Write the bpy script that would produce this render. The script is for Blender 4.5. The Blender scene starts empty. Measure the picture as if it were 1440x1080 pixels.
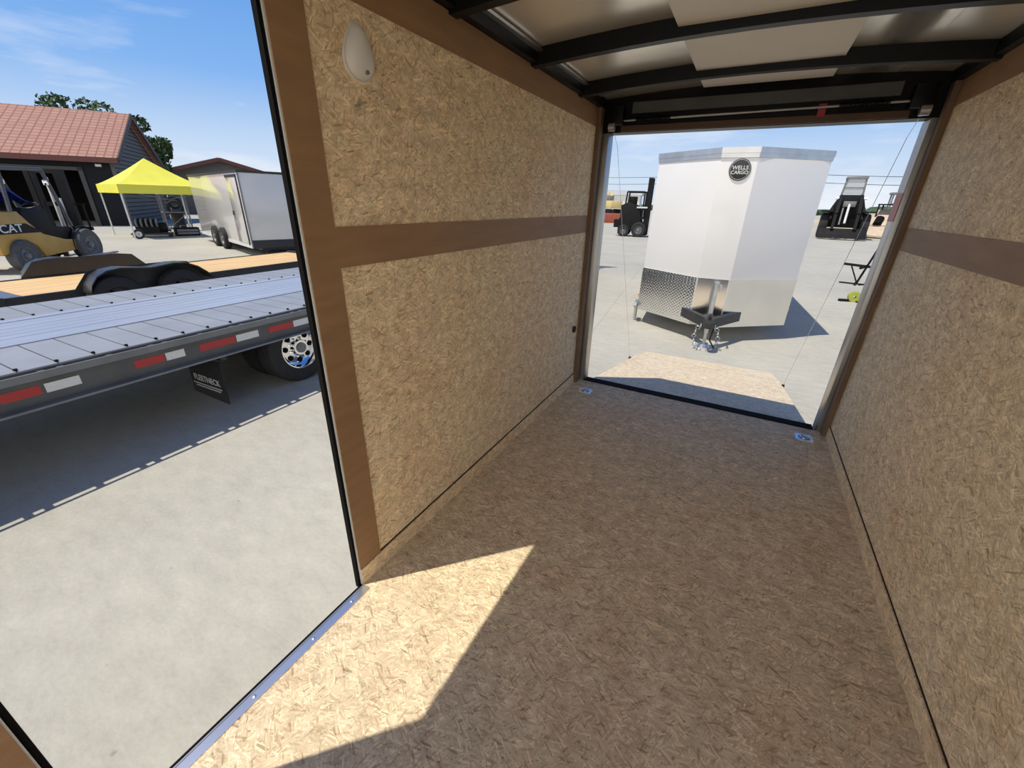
import bpy, bmesh, math, random
from mathutils import Vector, Matrix
random.seed(7)
C = bpy.context.scene.collection
SC = bpy.context.scene
G = 0.47                                   # height of the trailer floor above the concrete

# ---------------------------------------------------------------- camera
cam_d = bpy.data.cameras.new('camera')
cam = bpy.data.objects.new('camera', cam_d); C.objects.link(cam)
cam_d.sensor_fit = 'HORIZONTAL'; cam_d.sensor_width = 36.0
cam_d.lens = 579.44/1440*36.0
cam_d.clip_start = 0.02; cam_d.clip_end = 3000
yaw, pitch, roll = -0.4845, -0.4172, 0.0262
fw = Vector((math.sin(yaw)*math.cos(pitch), math.cos(yaw)*math.cos(pitch), math.sin(pitch)))
r0 = Vector((math.cos(yaw), -math.sin(yaw), 0)); u0 = r0.cross(fw)
rv = math.cos(roll)*r0 + math.sin(roll)*u0
uv = -math.sin(roll)*r0 + math.cos(roll)*u0
M = Matrix((rv, uv, -fw)).transposed().to_4x4()
M.translation = Vector((0.1409, 0.0, 1.3419+G))
cam.matrix_world = M
SC.camera = cam

# ---------------------------------------------------------------- exposure
SC.view_settings.view_transform = 'Standard'
SC.view_settings.look = 'None'
SC.view_settings.gamma = 1.0
SC.view_settings.use_curve_mapping = False
SC.view_settings.exposure = 0.0
SC.cycles.diffuse_bounces = 12; SC.cycles.max_bounces = 16; SC.cycles.glossy_bounces = 6

# ---------------------------------------------------------------- sun
sun_d = bpy.data.lights.new('sun', 'SUN')
sun_d.energy = 4.5; sun_d.angle = math.radians(0.5); sun_d.color = (1.0, 0.93, 0.80)
sun = bpy.data.objects.new('sun', sun_d); C.objects.link(sun)
sun.rotation_euler = Vector((0.503, 0.528, -1.78)).to_track_quat('-Z', 'Y').to_euler()
sun.location = (-8, -9, 30)

# ---------------------------------------------------------------- sky
w = bpy.data.worlds.new('sky'); SC.world = w; w.use_nodes = True
nt = w.node_tree; nt.nodes.clear()
def wn(t, **k):
    n = nt.nodes.new(t)
    for a, b in k.items(): setattr(n, a, b)
    return n
tc = wn('ShaderNodeTexCoord'); sep = wn('ShaderNodeSeparateXYZ')
nt.links.new(tc.outputs['Generated'], sep.inputs[0])
ramp = wn('ShaderNodeValToRGB')
nt.links.new(sep.outputs['Z'], ramp.inputs[0])
e = ramp.color_ramp.elements
e[0].position = 0.0; e[0].color = (0.70, 0.79, 0.90, 1)
e[1].position = 1.0; e[1].color = (0.03, 0.10, 0.36, 1)
for p, c in ((0.08, (0.57, 0.72, 0.92, 1)), (0.19, (0.24, 0.47, 0.88, 1)), (0.36, (0.11, 0.32, 0.79, 1)), (0.62, (0.05, 0.17, 0.52, 1))):
    x = e.new(p); x.color = c
mp = wn('ShaderNodeMapping'); mp.inputs['Scale'].default_value = (1.2, 1.2, 6.0); mp.inputs['Rotation'].default_value = (0.12, 0.1, 0.5)
nt.links.new(tc.outputs['Generated'], mp.inputs[0])
nz = wn('ShaderNodeTexNoise'); nz.inputs['Scale'].default_value = 2.3; nz.inputs['Detail'].default_value = 7; nz.inputs['Roughness'].default_value = 0.55
nt.links.new(mp.outputs[0], nz.inputs['Vector'])
cr = wn('ShaderNodeValToRGB'); cr.color_ramp.elements[0].position = 0.53; cr.color_ramp.elements[1].position = 0.72
nt.links.new(nz.outputs[0], cr.inputs[0])
fade = wn('ShaderNodeMapRange'); fade.inputs['From Min'].default_value = 0.38; fade.inputs['From Max'].default_value = 0.05
fade.inputs['To Min'].default_value = 0.0; fade.inputs['To Max'].default_value = 0.95
nt.links.new(sep.outputs['Z'], fade.inputs[0])
mu = wn('ShaderNodeMath', operation='MULTIPLY')
nt.links.new(cr.outputs[0], mu.inputs[0]); nt.links.new(fade.outputs[0], mu.inputs[1])
mx = wn('ShaderNodeMixRGB'); mx.inputs[2].default_value = (0.88, 0.92, 0.98, 1)
nt.links.new(mu.outputs[0], mx.inputs[0]); nt.links.new(ramp.outputs[0], mx.inputs[1])
# unseen bright cloud added low behind the camera to light the trailer interior
def mr(src, a, b, lo=0.0, hi=1.0):
    k = wn('ShaderNodeMapRange'); k.inputs['From Min'].default_value = a; k.inputs['From Max'].default_value = b
    k.inputs['To Min'].default_value = lo; k.inputs['To Max'].default_value = hi; nt.links.new(src, k.inputs[0]); return k.outputs[0]
def ml(a, b):
    k = wn('ShaderNodeMath', operation='MULTIPLY'); nt.links.new(a, k.inputs[0]); nt.links.new(b, k.inputs[1]); return k.outputs[0]
nz2 = wn('ShaderNodeTexNoise'); nz2.inputs['Scale'].default_value = 3.0; nz2.inputs['Detail'].default_value = 6
nt.links.new(tc.outputs['Generated'], nz2.inputs['Vector'])
fill_cloud = ml(ml(mr(sep.outputs['Y'], -0.30, -0.62), mr(sep.outputs['Z'], 0.62, 0.38)), mr(nz2.outputs[0], 0.32, 0.52, 0.35, 1.0))
mx2 = wn('ShaderNodeMixRGB'); mx2.inputs[2].default_value = (2.1, 2.0, 1.86, 1)
nt.links.new(fill_cloud, mx2.inputs[0]); nt.links.new(mx.outputs[0], mx2.inputs[1]); mx = mx2
bg = wn('ShaderNodeBackground'); bg.inputs[1].default_value = 1.0
nt.links.new(mx.outputs[0], bg.inputs[0])
wo = wn('ShaderNodeOutputWorld'); nt.links.new(bg.outputs[0], wo.inputs[0])

# ================================================================= materials
def mat(name, col, rough=0.6, metal=0.0, var=0.0, scale=8.0, bump=0.0, bscale=40.0, spec=0.5, coat=0.0, stretch=None):
    m = bpy.data.materials.new(name); m.use_nodes = True
    n = m.node_tree.nodes; L = m.node_tree.links
    b = n['Principled BSDF']
    b.inputs['Base Color'].default_value = (*col, 1); b.inputs['Roughness'].default_value = rough
    b.inputs['Metallic'].default_value = metal; b.inputs['Specular IOR Level'].default_value = spec
    b.inputs['Coat Weight'].default_value = coat; b.inputs['Coat Roughness'].default_value = 0.05
    t = n.new('ShaderNodeTexCoord'); src = t.outputs['Object']
    if stretch:
        q = n.new('ShaderNodeMapping'); q.inputs['Scale'].default_value = stretch
        L.new(src, q.inputs[0]); src = q.outputs[0]
    if var or True:
        z = n.new('ShaderNodeTexNoise'); z.inputs['Scale'].default_value = scale; z.inputs['Detail'].default_value = 5
        L.new(src, z.inputs['Vector'])
        k = n.new('ShaderNodeMapRange'); k.inputs['From Min'].default_value = 0.3; k.inputs['From Max'].default_value = 0.7
        k.inputs['To Min'].default_value = 1-var; k.inputs['To Max'].default_value = 1+var
        L.new(z.outputs[0], k.inputs[0])
        v = n.new('ShaderNodeVectorMath'); v.operation = 'SCALE'; v.inputs[0].default_value = col
        L.new(k.outputs[0], v.inputs['Scale']); L.new(v.outputs[0], b.inputs['Base Color'])
    if bump:
        z = n.new('ShaderNodeTexNoise'); z.inputs['Scale'].default_value = bscale; z.inputs['Detail'].default_value = 4
        L.new(src, z.inputs['Vector'])
        bp = n.new('ShaderNodeBump'); bp.inputs['Strength'].default_value = bump; bp.inputs['Distance'].default_value = 0.01
        L.new(z.outputs[0], bp.inputs['Height']); L.new(bp.outputs[0], b.inputs['Normal'])
    return m

def osb(name, plane, base, contrast=1.0, seed=0.0, scale=1.0):
    """oriented strand board: three overlapping layers of long flakes"""
    m = bpy.data.materials.new(name); m.use_nodes = True
    n = m.node_tree.nodes; L = m.node_tree.links
    b = n['Principled BSDF']; b.inputs['Roughness'].default_value = 0.62; b.inputs['Specular IOR Level'].default_value = 0.25
    t = n.new('ShaderNodeTexCoord'); s = n.new('ShaderNodeSeparateXYZ'); L.new(t.outputs['Object'], s.inputs[0])
    c = n.new('ShaderNodeCombineXYZ')
    for i, ax in enumerate({'XY': 'XYZ', 'YZ': 'YZX'}[plane]): L.new(s.outputs[ax], c.inputs[i])
    wz = n.new('ShaderNodeTexNoise'); wz.inputs['Scale'].default_value = 9; wz.inputs['Detail'].default_value = 2
    L.new(c.outputs[0], wz.inputs['Vector'])
    wv = n.new('ShaderNodeVectorMath'); wv.operation = 'SCALE'; wv.inputs['Scale'].default_value = 0.035
    L.new(wz.outputs['Color'], wv.inputs[0])
    ad = n.new('ShaderNodeVectorMath'); ad.operation = 'ADD'; L.new(c.outputs[0], ad.inputs[0]); L.new(wv.outputs[0], ad.inputs[1])
    prev = None
    for i, (ang, sx, sy, thr) in enumerate(((10, 42, 180, 0.0), (62, 50, 220, 0.40), (-40, 46, 200, 0.45), (118, 56, 250, 0.5), (-8, 40, 170, 0.6), (35, 34, 280, 0.8))):
        rt = n.new('ShaderNodeVectorRotate'); rt.rotation_type = 'Z_AXIS'; rt.inputs['Angle'].default_value = math.radians(ang)
        L.new(ad.outputs[0], rt.inputs[0])
        q = n.new('ShaderNodeMapping'); q.inputs['Scale'].default_value = (sx*scale, sy*scale, 1); q.inputs['Location'].default_value = (seed+i*3.7, i*5.1, i*2.3)
        L.new(rt.outputs[0], q.inputs[0])
        v = n.new('ShaderNodeTexVoronoi'); v.inputs['Scale'].default_value = 1.0; v.inputs['Randomness'].default_value = 1.0
        L.new(q.outputs[0], v.inputs['Vector'])
        sp = n.new('ShaderNodeSeparateColor'); L.new(v.outputs['Color'], sp.inputs[0])
        r = n.new('ShaderNodeValToRGB'); L.new(sp.outputs[0], r.inputs[0])
        ee = r.color_ramp.elements
        def sh(k, tint=(1, 1, 1)):
            k = 1+(k-1)*contrast
            return (base[0]*k*tint[0], base[1]*k*tint[1], base[2]*k*tint[2], 1)
        ee[0].position = 0.0; ee[0].color = sh(0.50, (1, 0.92, 0.8)); ee[1].position = 1.0; ee[1].color = sh(1.42, (1, 1.0, 1.0))
        for p, k, ti in ((0.06, 0.78, (1, .95, .85)), (0.3, 0.93, (1.02, .98, .93)), (0.6, 1.06, (1, 1, 1)), (0.85, 1.2, (1, 1.02, 1.02))):
            x = ee.new(p); x.color = sh(k, ti)
        if prev is None: prev = r.outputs[0]
        else:
            g = n.new('ShaderNodeMath'); g.operation = 'GREATER_THAN'; g.inputs[1].default_value = thr; L.new(sp.outputs[1], g.inputs[0])
            mxn = n.new('ShaderNodeMixRGB'); L.new(g.outputs[0], mxn.inputs[0]); L.new(prev, mxn.inputs[1]); L.new(r.outputs[0], mxn.inputs[2])
            prev = mxn.outputs[0]
    big = n.new('ShaderNodeTexNoise'); big.inputs['Scale'].default_value = 22; big.inputs['Detail'].default_value = 5
    L.new(c.outputs[0], big.inputs['Vector'])
    k = n.new('ShaderNodeMapRange'); k.inputs['From Min'].default_value = 0.3; k.inputs['From Max'].default_value = 0.7
    k.inputs['To Min'].default_value = 0.85; k.inputs['To Max'].default_value = 1.15; L.new(big.outputs[0], k.inputs[0])
    sc = n.new('ShaderNodeVectorMath'); sc.operation = 'SCALE'; L.new(prev, sc.inputs[0]); L.new(k.outputs[0], sc.inputs['Scale'])
    # redder resin patches and scattered dark bark slivers
    pz = n.new('ShaderNodeTexNoise'); pz.inputs['Scale'].default_value = 3.3; pz.inputs['Detail'].default_value = 6; pz.inputs['Roughness'].default_value = 0.7
    L.new(c.outputs[0], pz.inputs['Vector'])
    pk = n.new('ShaderNodeMapRange'); pk.inputs['From Min'].default_value = 0.5; pk.inputs['From Max'].default_value = 0.72
    pk.inputs['To Max'].default_value = 0.55; L.new(pz.outputs[0], pk.inputs[0])
    pm = n.new('ShaderNodeMixRGB'); pm.blend_type = 'MULTIPLY'; pm.inputs[2].default_value = (0.86, 0.70, 0.58, 1)
    L.new(pk.outputs[0], pm.inputs[0]); L.new(sc.outputs[0], pm.inputs[1])
    col = pm.outputs[0]
    for ang, sx, sy, off in ((25, 30, 200, 0), (100, 34, 220, 5), (150, 28, 190, 9)):
        rt = n.new('ShaderNodeVectorRotate'); rt.rotation_type = 'Z_AXIS'; rt.inputs['Angle'].default_value = math.radians(ang); L.new(ad.outputs[0], rt.inputs[0])
        q = n.new('ShaderNodeMapping'); q.inputs['Scale'].default_value = (sx, sy, 1); q.inputs['Location'].default_value = (seed+off, off, off); L.new(rt.outputs[0], q.inputs[0])
        v = n.new('ShaderNodeTexVoronoi'); v.inputs['Scale'].default_value = 1.0; L.new(q.outputs[0], v.inputs['Vector'])
        sp = n.new('ShaderNodeSeparateColor'); L.new(v.outputs['Color'], sp.inputs[0])
        g = n.new('ShaderNodeMath'); g.operation = 'GREATER_THAN'; g.inputs[1].default_value = 0.978; L.new(sp.outputs[1], g.inputs[0])
        h = n.new('ShaderNodeMath'); h.operation = 'MULTIPLY'; h.inputs[1].default_value = 0.42; L.new(g.outputs[0], h.inputs[0])
        mk = n.new('ShaderNodeMixRGB'); mk.blend_type = 'MULTIPLY'; mk.inputs[2].default_value = (0.48, 0.38, 0.30, 1)
        L.new(h.outputs[0], mk.inputs[0]); L.new(col, mk.inputs[1]); col = mk.outputs[0]
    L.new(col, b.inputs['Base Color'])
    bp = n.new('ShaderNodeBump'); bp.inputs['Strength'].default_value = 0.25; bp.inputs['Distance'].default_value = 0.004
    L.new(col, bp.inputs['Height']); L.new(bp.outputs[0], b.inputs['Normal'])
    return m

def plate(name, col, rough, lines=True):
    """bright aluminium tread plate with small raised lozenges"""
    m = mat(name, col, rough, 1.0, 0.05, 3)
    n = m.node_tree.nodes; L = m.node_tree.links; b = n['Principled BSDF']
    t = n.new('ShaderNodeTexCoord')
    q = n.new('ShaderNodeMapping'); q.inputs['Scale'].default_value = (30, 30, 30); q.inputs['Rotation'].default_value = (0, math.radians(45), 0)
    L.new(t.outputs['Object'], q.inputs[0])
    v = n.new('ShaderNodeTexVoronoi'); v.inputs['Randomness'].default_value = 0.0; v.inputs['Scale'].default_value = 1
    L.new(q.outputs[0], v.inputs['Vector'])
    bp = n.new('ShaderNodeBump'); bp.inputs['Strength'].default_value = 0.35; bp.inputs['Distance'].default_value = 0.01; bp.invert = True
    L.new(v.outputs['Distance'], bp.inputs['Height']); L.new(bp.outputs[0], b.inputs['Normal'])
    return m

def concrete(name):
    m = bpy.data.materials.new(name); m.use_nodes = True
    n = m.node_tree.nodes; L = m.node_tree.links; b = n['Principled BSDF']
    b.inputs['Roughness'].default_value = 0.85; b.inputs['Specular IOR Level'].default_value = 0.2
    t = n.new('ShaderNodeTexCoord')
    def noise(s, d, st=None, rg=0.6):
        z = n.new('ShaderNodeTexNoise'); z.inputs['Scale'].default_value = s; z.inputs['Detail'].default_value = d; z.inputs['Roughness'].default_value = rg
        if st:
            q = n.new('ShaderNodeMapping'); q.inputs['Scale'].default_value = st; q.inputs['Rotation'].default_value = (0, 0, 0.6); L.new(t.outputs['Object'], q.inputs[0]); L.new(q.outputs[0], z.inputs['Vector'])
        else: L.new(t.outputs['Object'], z.inputs['Vector'])
        return z.outputs[0]
    def rng(src, a, c, lo, hi):
        k = n.new('ShaderNodeMapRange'); k.inputs['From Min'].default_value = a; k.inputs['From Max'].default_value = c
        k.inputs['To Min'].default_value = lo; k.inputs['To Max'].default_value = hi; L.new(src, k.inputs[0]); return k.outputs[0]
    def mul(a, c):
        k = n.new('ShaderNodeMath'); k.operation = 'MULTIPLY'; L.new(a, k.inputs[0]); L.new(c, k.inputs[1]); return k.outputs[0]
    f = mul(rng(noise(0.5, 6), 0.3, 0.7, 0.90, 1.07), rng(noise(5, 8, (1, 2.2, 1), 0.65), 0.3, 0.7, 0.90, 1.09))
    f = mul(f, rng(noise(30, 8, (1, 2.0, 1), 0.75), 0.25, 0.75, 0.88, 1.10))
    sp = n.new('ShaderNodeTexVoronoi'); sp.inputs['Scale'].default_value = 4.2; L.new(t.outputs['Object'], sp.inputs['Vector'])
    f = mul(f, rng(sp.outputs['Distance'], 0.02, 0.05, 0.72, 1.0))
    # saw-cut joints on a 3.6 m grid
    q = n.new('ShaderNodeMapping'); q.inputs['Rotation'].default_value = (0, 0, math.radians(-7)); q.inputs['Location'].default_value = (0.9, 1.3, 0); L.new(t.outputs['Object'], q.inputs[0])
    s = n.new('ShaderNodeSeparateXYZ'); L.new(q.outputs[0], s.inputs[0])
    for ax in ('X', 'Y'):
        pm = n.new('ShaderNodeMath'); pm.operation = 'PINGPONG'; pm.inputs[1].default_value = 2.6; L.new(s.outputs[ax], pm.inputs[0])
        f = mul(f, rng(pm.outputs[0], 0.004, 0.014, 0.84, 1.0))
    v = n.new('ShaderNodeVectorMath'); v.operation = 'SCALE'; v.inputs[0].default_value = (0.41, 0.395, 0.34)
    L.new(f, v.inputs['Scale']); L.new(v.outputs[0], b.inputs['Base Color'])
    bp = n.new('ShaderNodeBump'); bp.inputs['Strength'].default_value = 0.2; bp.inputs['Distance'].default_value = 0.01
    L.new(f, bp.inputs['Height']); L.new(bp.outputs[0], b.inputs['Normal'])
    return m

def tiles(name):
    m = bpy.data.materials.new(name); m.use_nodes = True
    n = m.node_tree.nodes; L = m.node_tree.links; b = n['Principled BSDF']; b.inputs['Roughness'].default_value = 0.75
    t = n.new('ShaderNodeTexCoord'); s = n.new('ShaderNodeSeparateXYZ'); L.new(t.outputs['Object'], s.inputs[0])
    c = n.new('ShaderNodeCombineXYZ'); L.new(s.outputs['X'], c.inputs[0]); L.new(s.outputs['Y'], c.inputs[1])
    k = n.new('ShaderNodeTexBrick'); k.offset = 0.0
    k.inputs['Scale'].default_value = 1; k.inputs['Brick Width'].default_value = 0.30; k.inputs['Row Height'].default_value = 0.36; k.inputs['Mortar Size'].default_value = 0.035
    k.inputs['Color1'].default_value = (0.36, 0.19, 0.14, 1); k.inputs['Color2'].default_value = (0.31, 0.155, 0.115, 1); k.inputs['Mortar'].default_value = (0.20, 0.08, 0.06, 1)
    L.new(c.outputs[0], k.inputs[0]); L.new(k.outputs[0], b.inputs['Base Color'])
    return m

MAT = dict(
    osb_floor=osb('osb_floor', 'XY', (0.60, 0.49, 0.335), 0.9, 1.0),
    osb_wall=osb('osb_wall', 'YZ', (0.72, 0.59, 0.40), 0.85, 4.0),
    osb_kick=osb('osb_kick', 'YZ', (0.72, 0.58, 0.38), 0.65, 9.0),
    osb_ramp=osb('osb_ramp', 'XY', (0.60, 0.51, 0.38), 0.7, 6.0),
    strip=mat('brown_plywood', (0.29, 0.168, 0.082), 0.6, 0, 0.12, 5, 0.05, 60, stretch=(6, 1, 6)),
    batten=mat('grey_brown_batten', (0.17, 0.105, 0.062), 0.65, 0, 0.15, 5, stretch=(6, 6, 1)),
    seam=mat('seam', (0.045, 0.028, 0.018), 0.9, spec=0.1),
    dark_wood=mat('dark_wood', (0.10, 0.055, 0.03), 0.6, 0, 0.15, 5),
    concrete=concrete('concrete'),
    steel_black=mat('black_steel', (0.004, 0.004, 0.0045), 0.42, 0.0, 0.2, 10, spec=0.2),
    satin_black=mat('satin_black', (0.02, 0.02, 0.022), 0.5, 0, 0.2, 6),
    gasket=mat('gasket', (0.006, 0.006, 0.006), 0.8, 0, 0.1, 10, spec=0.1),
    rubber=mat('rubber', (0.018, 0.018, 0.019), 0.85, 0, 0.2, 20, 0.2, 120),
    roof_skin=mat('roof_skin', (0.90, 0.86, 0.77), 0.24, 0.65, 0.05, 1.5),
    roof_panel=mat('roof_panel', (0.70, 0.66, 0.58), 0.5, 0.0, 0.04, 2),
    galv=mat('galvanised', (0.55, 0.56, 0.57), 0.34, 0.95, 0.12, 6, 0.04, 80),
    post=mat('brushed_steel', (0.40, 0.39, 0.37), 0.34, 0.85, 0.10, 4, 0.03, 60, stretch=(8, 8, 1)),
    alu=mat('aluminium', (0.74, 0.76, 0.80), 0.28, 0.9, 0.05, 6),
    tread=plate('tread_plate', (0.80, 0.79, 0.77), 0.12),
    polished=mat('polished_aluminium', (0.78, 0.77, 0.74), 0.14, 1.0, 0.04, 3, 0.03, 5),
    white_paint=mat('white_gelcoat', (0.66, 0.655, 0.645), 0.3, 0, 0.02, 1.2, coat=0.3),
    white_alu=mat('white_aluminium', (0.55, 0.54, 0.52), 0.22, 0.0, 0.03, 1.2, coat=0.7),
    white_plastic=mat('white_plastic', (0.66, 0.65, 0.61), 0.35, 0, 0.02),
    red_tape=mat('red_tape', (0.36, 0.03, 0.028), 0.4, 0, 0.08, 60),
    white_tape=mat('white_tape', (0.62, 0.63, 0.62), 0.4, 0, 0.06, 60),
    rail_grey=mat('grey_rail_paint', (0.075, 0.078, 0.08), 0.45, 0.0, 0.15, 5),
    flange_grey=mat('grey_flange_paint', (0.16, 0.165, 0.165), 0.5, 0.0, 0.15, 5),
    deck_grey=mat('grey_deck_steel', (0.33, 0.34, 0.35), 0.45, 0.35, 0.09, 3),
    deck_blue=mat('bright_deck_beam', (0.48, 0.50, 0.54), 0.3, 0.45, 0.10, 2, stretch=(8, 0.6, 1)),
    chrome=mat('chrome', (0.85, 0.85, 0.86), 0.08, 1.0, 0.02),
    pine=mat('pine_deck', (0.66, 0.44, 0.20), 0.6, 0, 0.18, 3, stretch=(6, 0.5, 1)),
    fender=mat('fender_black', (0.035, 0.033, 0.03), 0.3, 0.1, 0.2, 4),
    dovetail=mat('blue_grey_plate', (0.13, 0.16, 0.21), 0.4, 0.4, 0.1, 5),
    fl_yellow=mat('forklift_yellow', (0.46, 0.27, 0.06), 0.45, 0, 0.12, 3),
    fl_black=mat('forklift_black', (0.008, 0.008, 0.010), 0.55, 0, 0.2, 4, spec=0.2),
    guard_grey=mat('guard_grey', (0.07, 0.07, 0.075), 0.4, 0, 0.15, 4),
    tyre_grey=mat('dusty_tyre', (0.085, 0.085, 0.085), 0.9, 0, 0.15, 10),
    blue=mat('blue_tarp', (0.010, 0.022, 0.16), 0.55, 0, 0.2, 4, 0.3, 8),
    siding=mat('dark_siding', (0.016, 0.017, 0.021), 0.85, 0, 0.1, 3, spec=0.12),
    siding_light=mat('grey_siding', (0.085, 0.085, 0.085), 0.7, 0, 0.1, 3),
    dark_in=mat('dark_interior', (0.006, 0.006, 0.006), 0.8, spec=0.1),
    tiles=tiles('roof_tiles'),
    rake=mat('rake_dark', (0.035, 0.016, 0.014), 0.6, 0, 0.1),
    fascia=mat('brown_fascia', (0.11, 0.032, 0.025), 0.6, 0, 0.1),
    red_roof=mat('dark_red_roof', (0.20, 0.05, 0.045), 0.6, 0, 0.15, 1),
    canvas=mat('yellow_canvas', (0.72, 0.68, 0.07), 0.7, 0, 0.04, 2),
    leaf=mat('leaf', (0.035, 0.075, 0.025), 0.7, 0, 0.4, 1.5),
    bark=mat('bark', (0.06, 0.045, 0.03), 0.9, 0, 0.2),
    machine=mat('black_machine', (0.012, 0.012, 0.013), 0.7, 0, 0.2, 3, spec=0.15),
    machine_grey=mat('grey_machine', (0.16, 0.165, 0.17), 0.5, 0, 0.2, 3),
    glass=mat('tinted_glass', (0.40, 0.43, 0.45), 0.25, 0.0),
    tan=mat('tan_machine', (0.50, 0.40, 0.30), 0.6, 0, 0.15, 3),
    yellow=mat('machine_yellow', (0.62, 0.48, 0.20), 0.5, 0, 0.1),
    hivis=mat('hi_vis', (0.36, 0.40, 0.05), 0.6, 0, 0.1),
    shed=mat('shed_white', (0.62, 0.62, 0.60), 0.6, 0, 0.06),
    rust=mat('rusty_red', (0.30, 0.07, 0.04), 0.7, 0, 0.2),
    lamp=mat('lamp_glass', (0.7, 0.2, 0.05), 0.2),
    grey_far=mat('far_grey', (0.36, 0.37, 0.38), 0.8, 0, 0.1, 0.2),
    dust=mat('dusty_earth', (0.42, 0.36, 0.27), 0.9, 0, 0.15, 0.3),
)

# ================================================================= mesh helpers
class MB:
    def __init__(s): s.bm = bmesh.new()
    def box(s, x0, x1, y0, y1, z0, z1):
        v = [s.bm.verts.new((x, y, z)) for x in (x0, x1) for y in (y0, y1) for z in (z0, z1)]
        for f in ((0, 1, 3, 2), (4, 6, 7, 5), (0, 4, 5, 1), (2, 3, 7, 6), (0, 2, 6, 4), (1, 5, 7, 3)): s.bm.faces.new([v[i] for i in f])
        return s
    def hexa(s, b, t):            # bottom quad, top quad
        v = [s.bm.verts.new(p) for p in list(b)+list(t)]
        for f in ((3, 2, 1, 0), (4, 5, 6, 7), (0, 1, 5, 4), (1, 2, 6, 5), (2, 3, 7, 6), (3, 0, 4, 7)): s.bm.faces.new([v[i] for i in f])
        return s
    def beam(s, a, b, wd, ht, up=(0, 0, 1)):
        a = Vector(a); b = Vector(b); d = (b-a).normalized(); up = Vector(up)
        sx = d.cross(up)
        if sx.length < 1e-4: sx = d.cross(Vector((1, 0, 0)))
        sx.normalize(); uz = sx.cross(d)
        def q(p): return [p-sx*wd/2-uz*ht/2, p+sx*wd/2-uz*ht/2, p+sx*wd/2+uz*ht/2, p-sx*wd/2+uz*ht/2]
        return s.hexa(q(a), q(b))
    def cyl(s, a, b, r, n=16, r2=None, cap=True):
        a = Vector(a); b = Vector(b); d = (b-a).normalized(); r2 = r if r2 is None else r2
        x = d.orthogonal().normalized(); y = d.cross(x)
        A = [s.bm.verts.new(a+r*(x*math.cos(t)+y*math.sin(t))) for t in [2*math.pi*i/n for i in range(n)]]
        B = [s.bm.verts.new(b+r2*(x*math.cos(t)+y*math.sin(t))) for t in [2*math.pi*i/n for i in range(n)]]
        for i in range(n): s.bm.faces.new((A[i], A[(i+1) % n], B[(i+1) % n], B[i]))
        if cap: s.bm.faces.new(A[::-1]); s.bm.faces.new(B)
        return s
    def tube(s, pts, r, n=8):
        for a, b in zip(pts, pts[1:]): s.cyl(a, b, r, n)
        return s
    def lathe(s, prof, o, axis, n=32, closed=True):    # prof: (radius, offset along axis)
        o = Vector(o); d = Vector(axis).normalized(); x = d.orthogonal().normalized(); y = d.cross(x)
        rings = []
        for r, h in prof: rings.append([s.bm.verts.new(o+d*h+r*(x*math.cos(2*math.pi*i/n)+y*math.sin(2*math.pi*i/n))) for i in range(n)])
        pr = list(zip(rings, rings[1:]))+([(rings[-1], rings[0])] if closed else [])
        for A, B in pr:
            for i in range(n): s.bm.faces.new((A[i], A[(i+1) % n], B[(i+1) % n], B[i]))
        return s
    def prism(s, pts, dvec):       # planar polygon extruded along dvec
        d = Vector(dvec); A = [s.bm.verts.new(p) for p in pts]; B = [s.bm.verts.new(Vector(p)+d) for p in pts]
        s.bm.faces.new(A[::-1]); s.bm.faces.new(B); n = len(A)
        for i in range(n): s.bm.faces.new((A[i], A[(i+1) % n], B[(i+1) % n], B[i]))
        return s
    def quad(s, *p): s.bm.faces.new([s.bm.verts.new(q) for q in p]); return s
    def torus(s, c, axis, R, r, n=28, k=10, arc=2*math.pi):
        c = Vector(c); d = Vector(axis).normalized(); x = d.orthogonal().normalized(); y = d.cross(x)
        rings = []
        for i in range(n):
            t = arc*i/(n if arc > 6.28 else n-1); e_ = x*math.cos(t)+y*math.sin(t)
            rings.append([s.bm.verts.new(c+e_*(R+r*math.cos(2*math.pi*j/k))+d*r*math.sin(2*math.pi*j/k)) for j in range(k)])
        for i in range(n if arc > 6.28 else n-1):
            A = rings[i]; B = rings[(i+1) % n]
            for j in range(k): s.bm.faces.new((A[j], A[(j+1) % k], B[(j+1) % k], B[j]))
        return s
    def build(s, name, m, parent=None, bevel=0.0, smooth=35):
        bmesh.ops.recalc_face_normals(s.bm, faces=s.bm.faces)
        if bevel: bmesh.ops.bevel(s.bm, geom=list(s.bm.edges), offset=bevel, segments=2, affect='EDGES', profile=0.5, clamp_overlap=True)
        me = bpy.data.meshes.new(name); s.bm.to_mesh(me); s.bm.free()
        if smooth:
            for p in me.polygons: p.use_smooth = True
            me.set_sharp_from_angle(angle=math.radians(smooth))
        me.materials.append(MAT[m] if isinstance(m, str) else m)
        o = bpy.data.objects.new(name, me); C.objects.link(o)
        if parent: o.parent = parent
        return o

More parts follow.
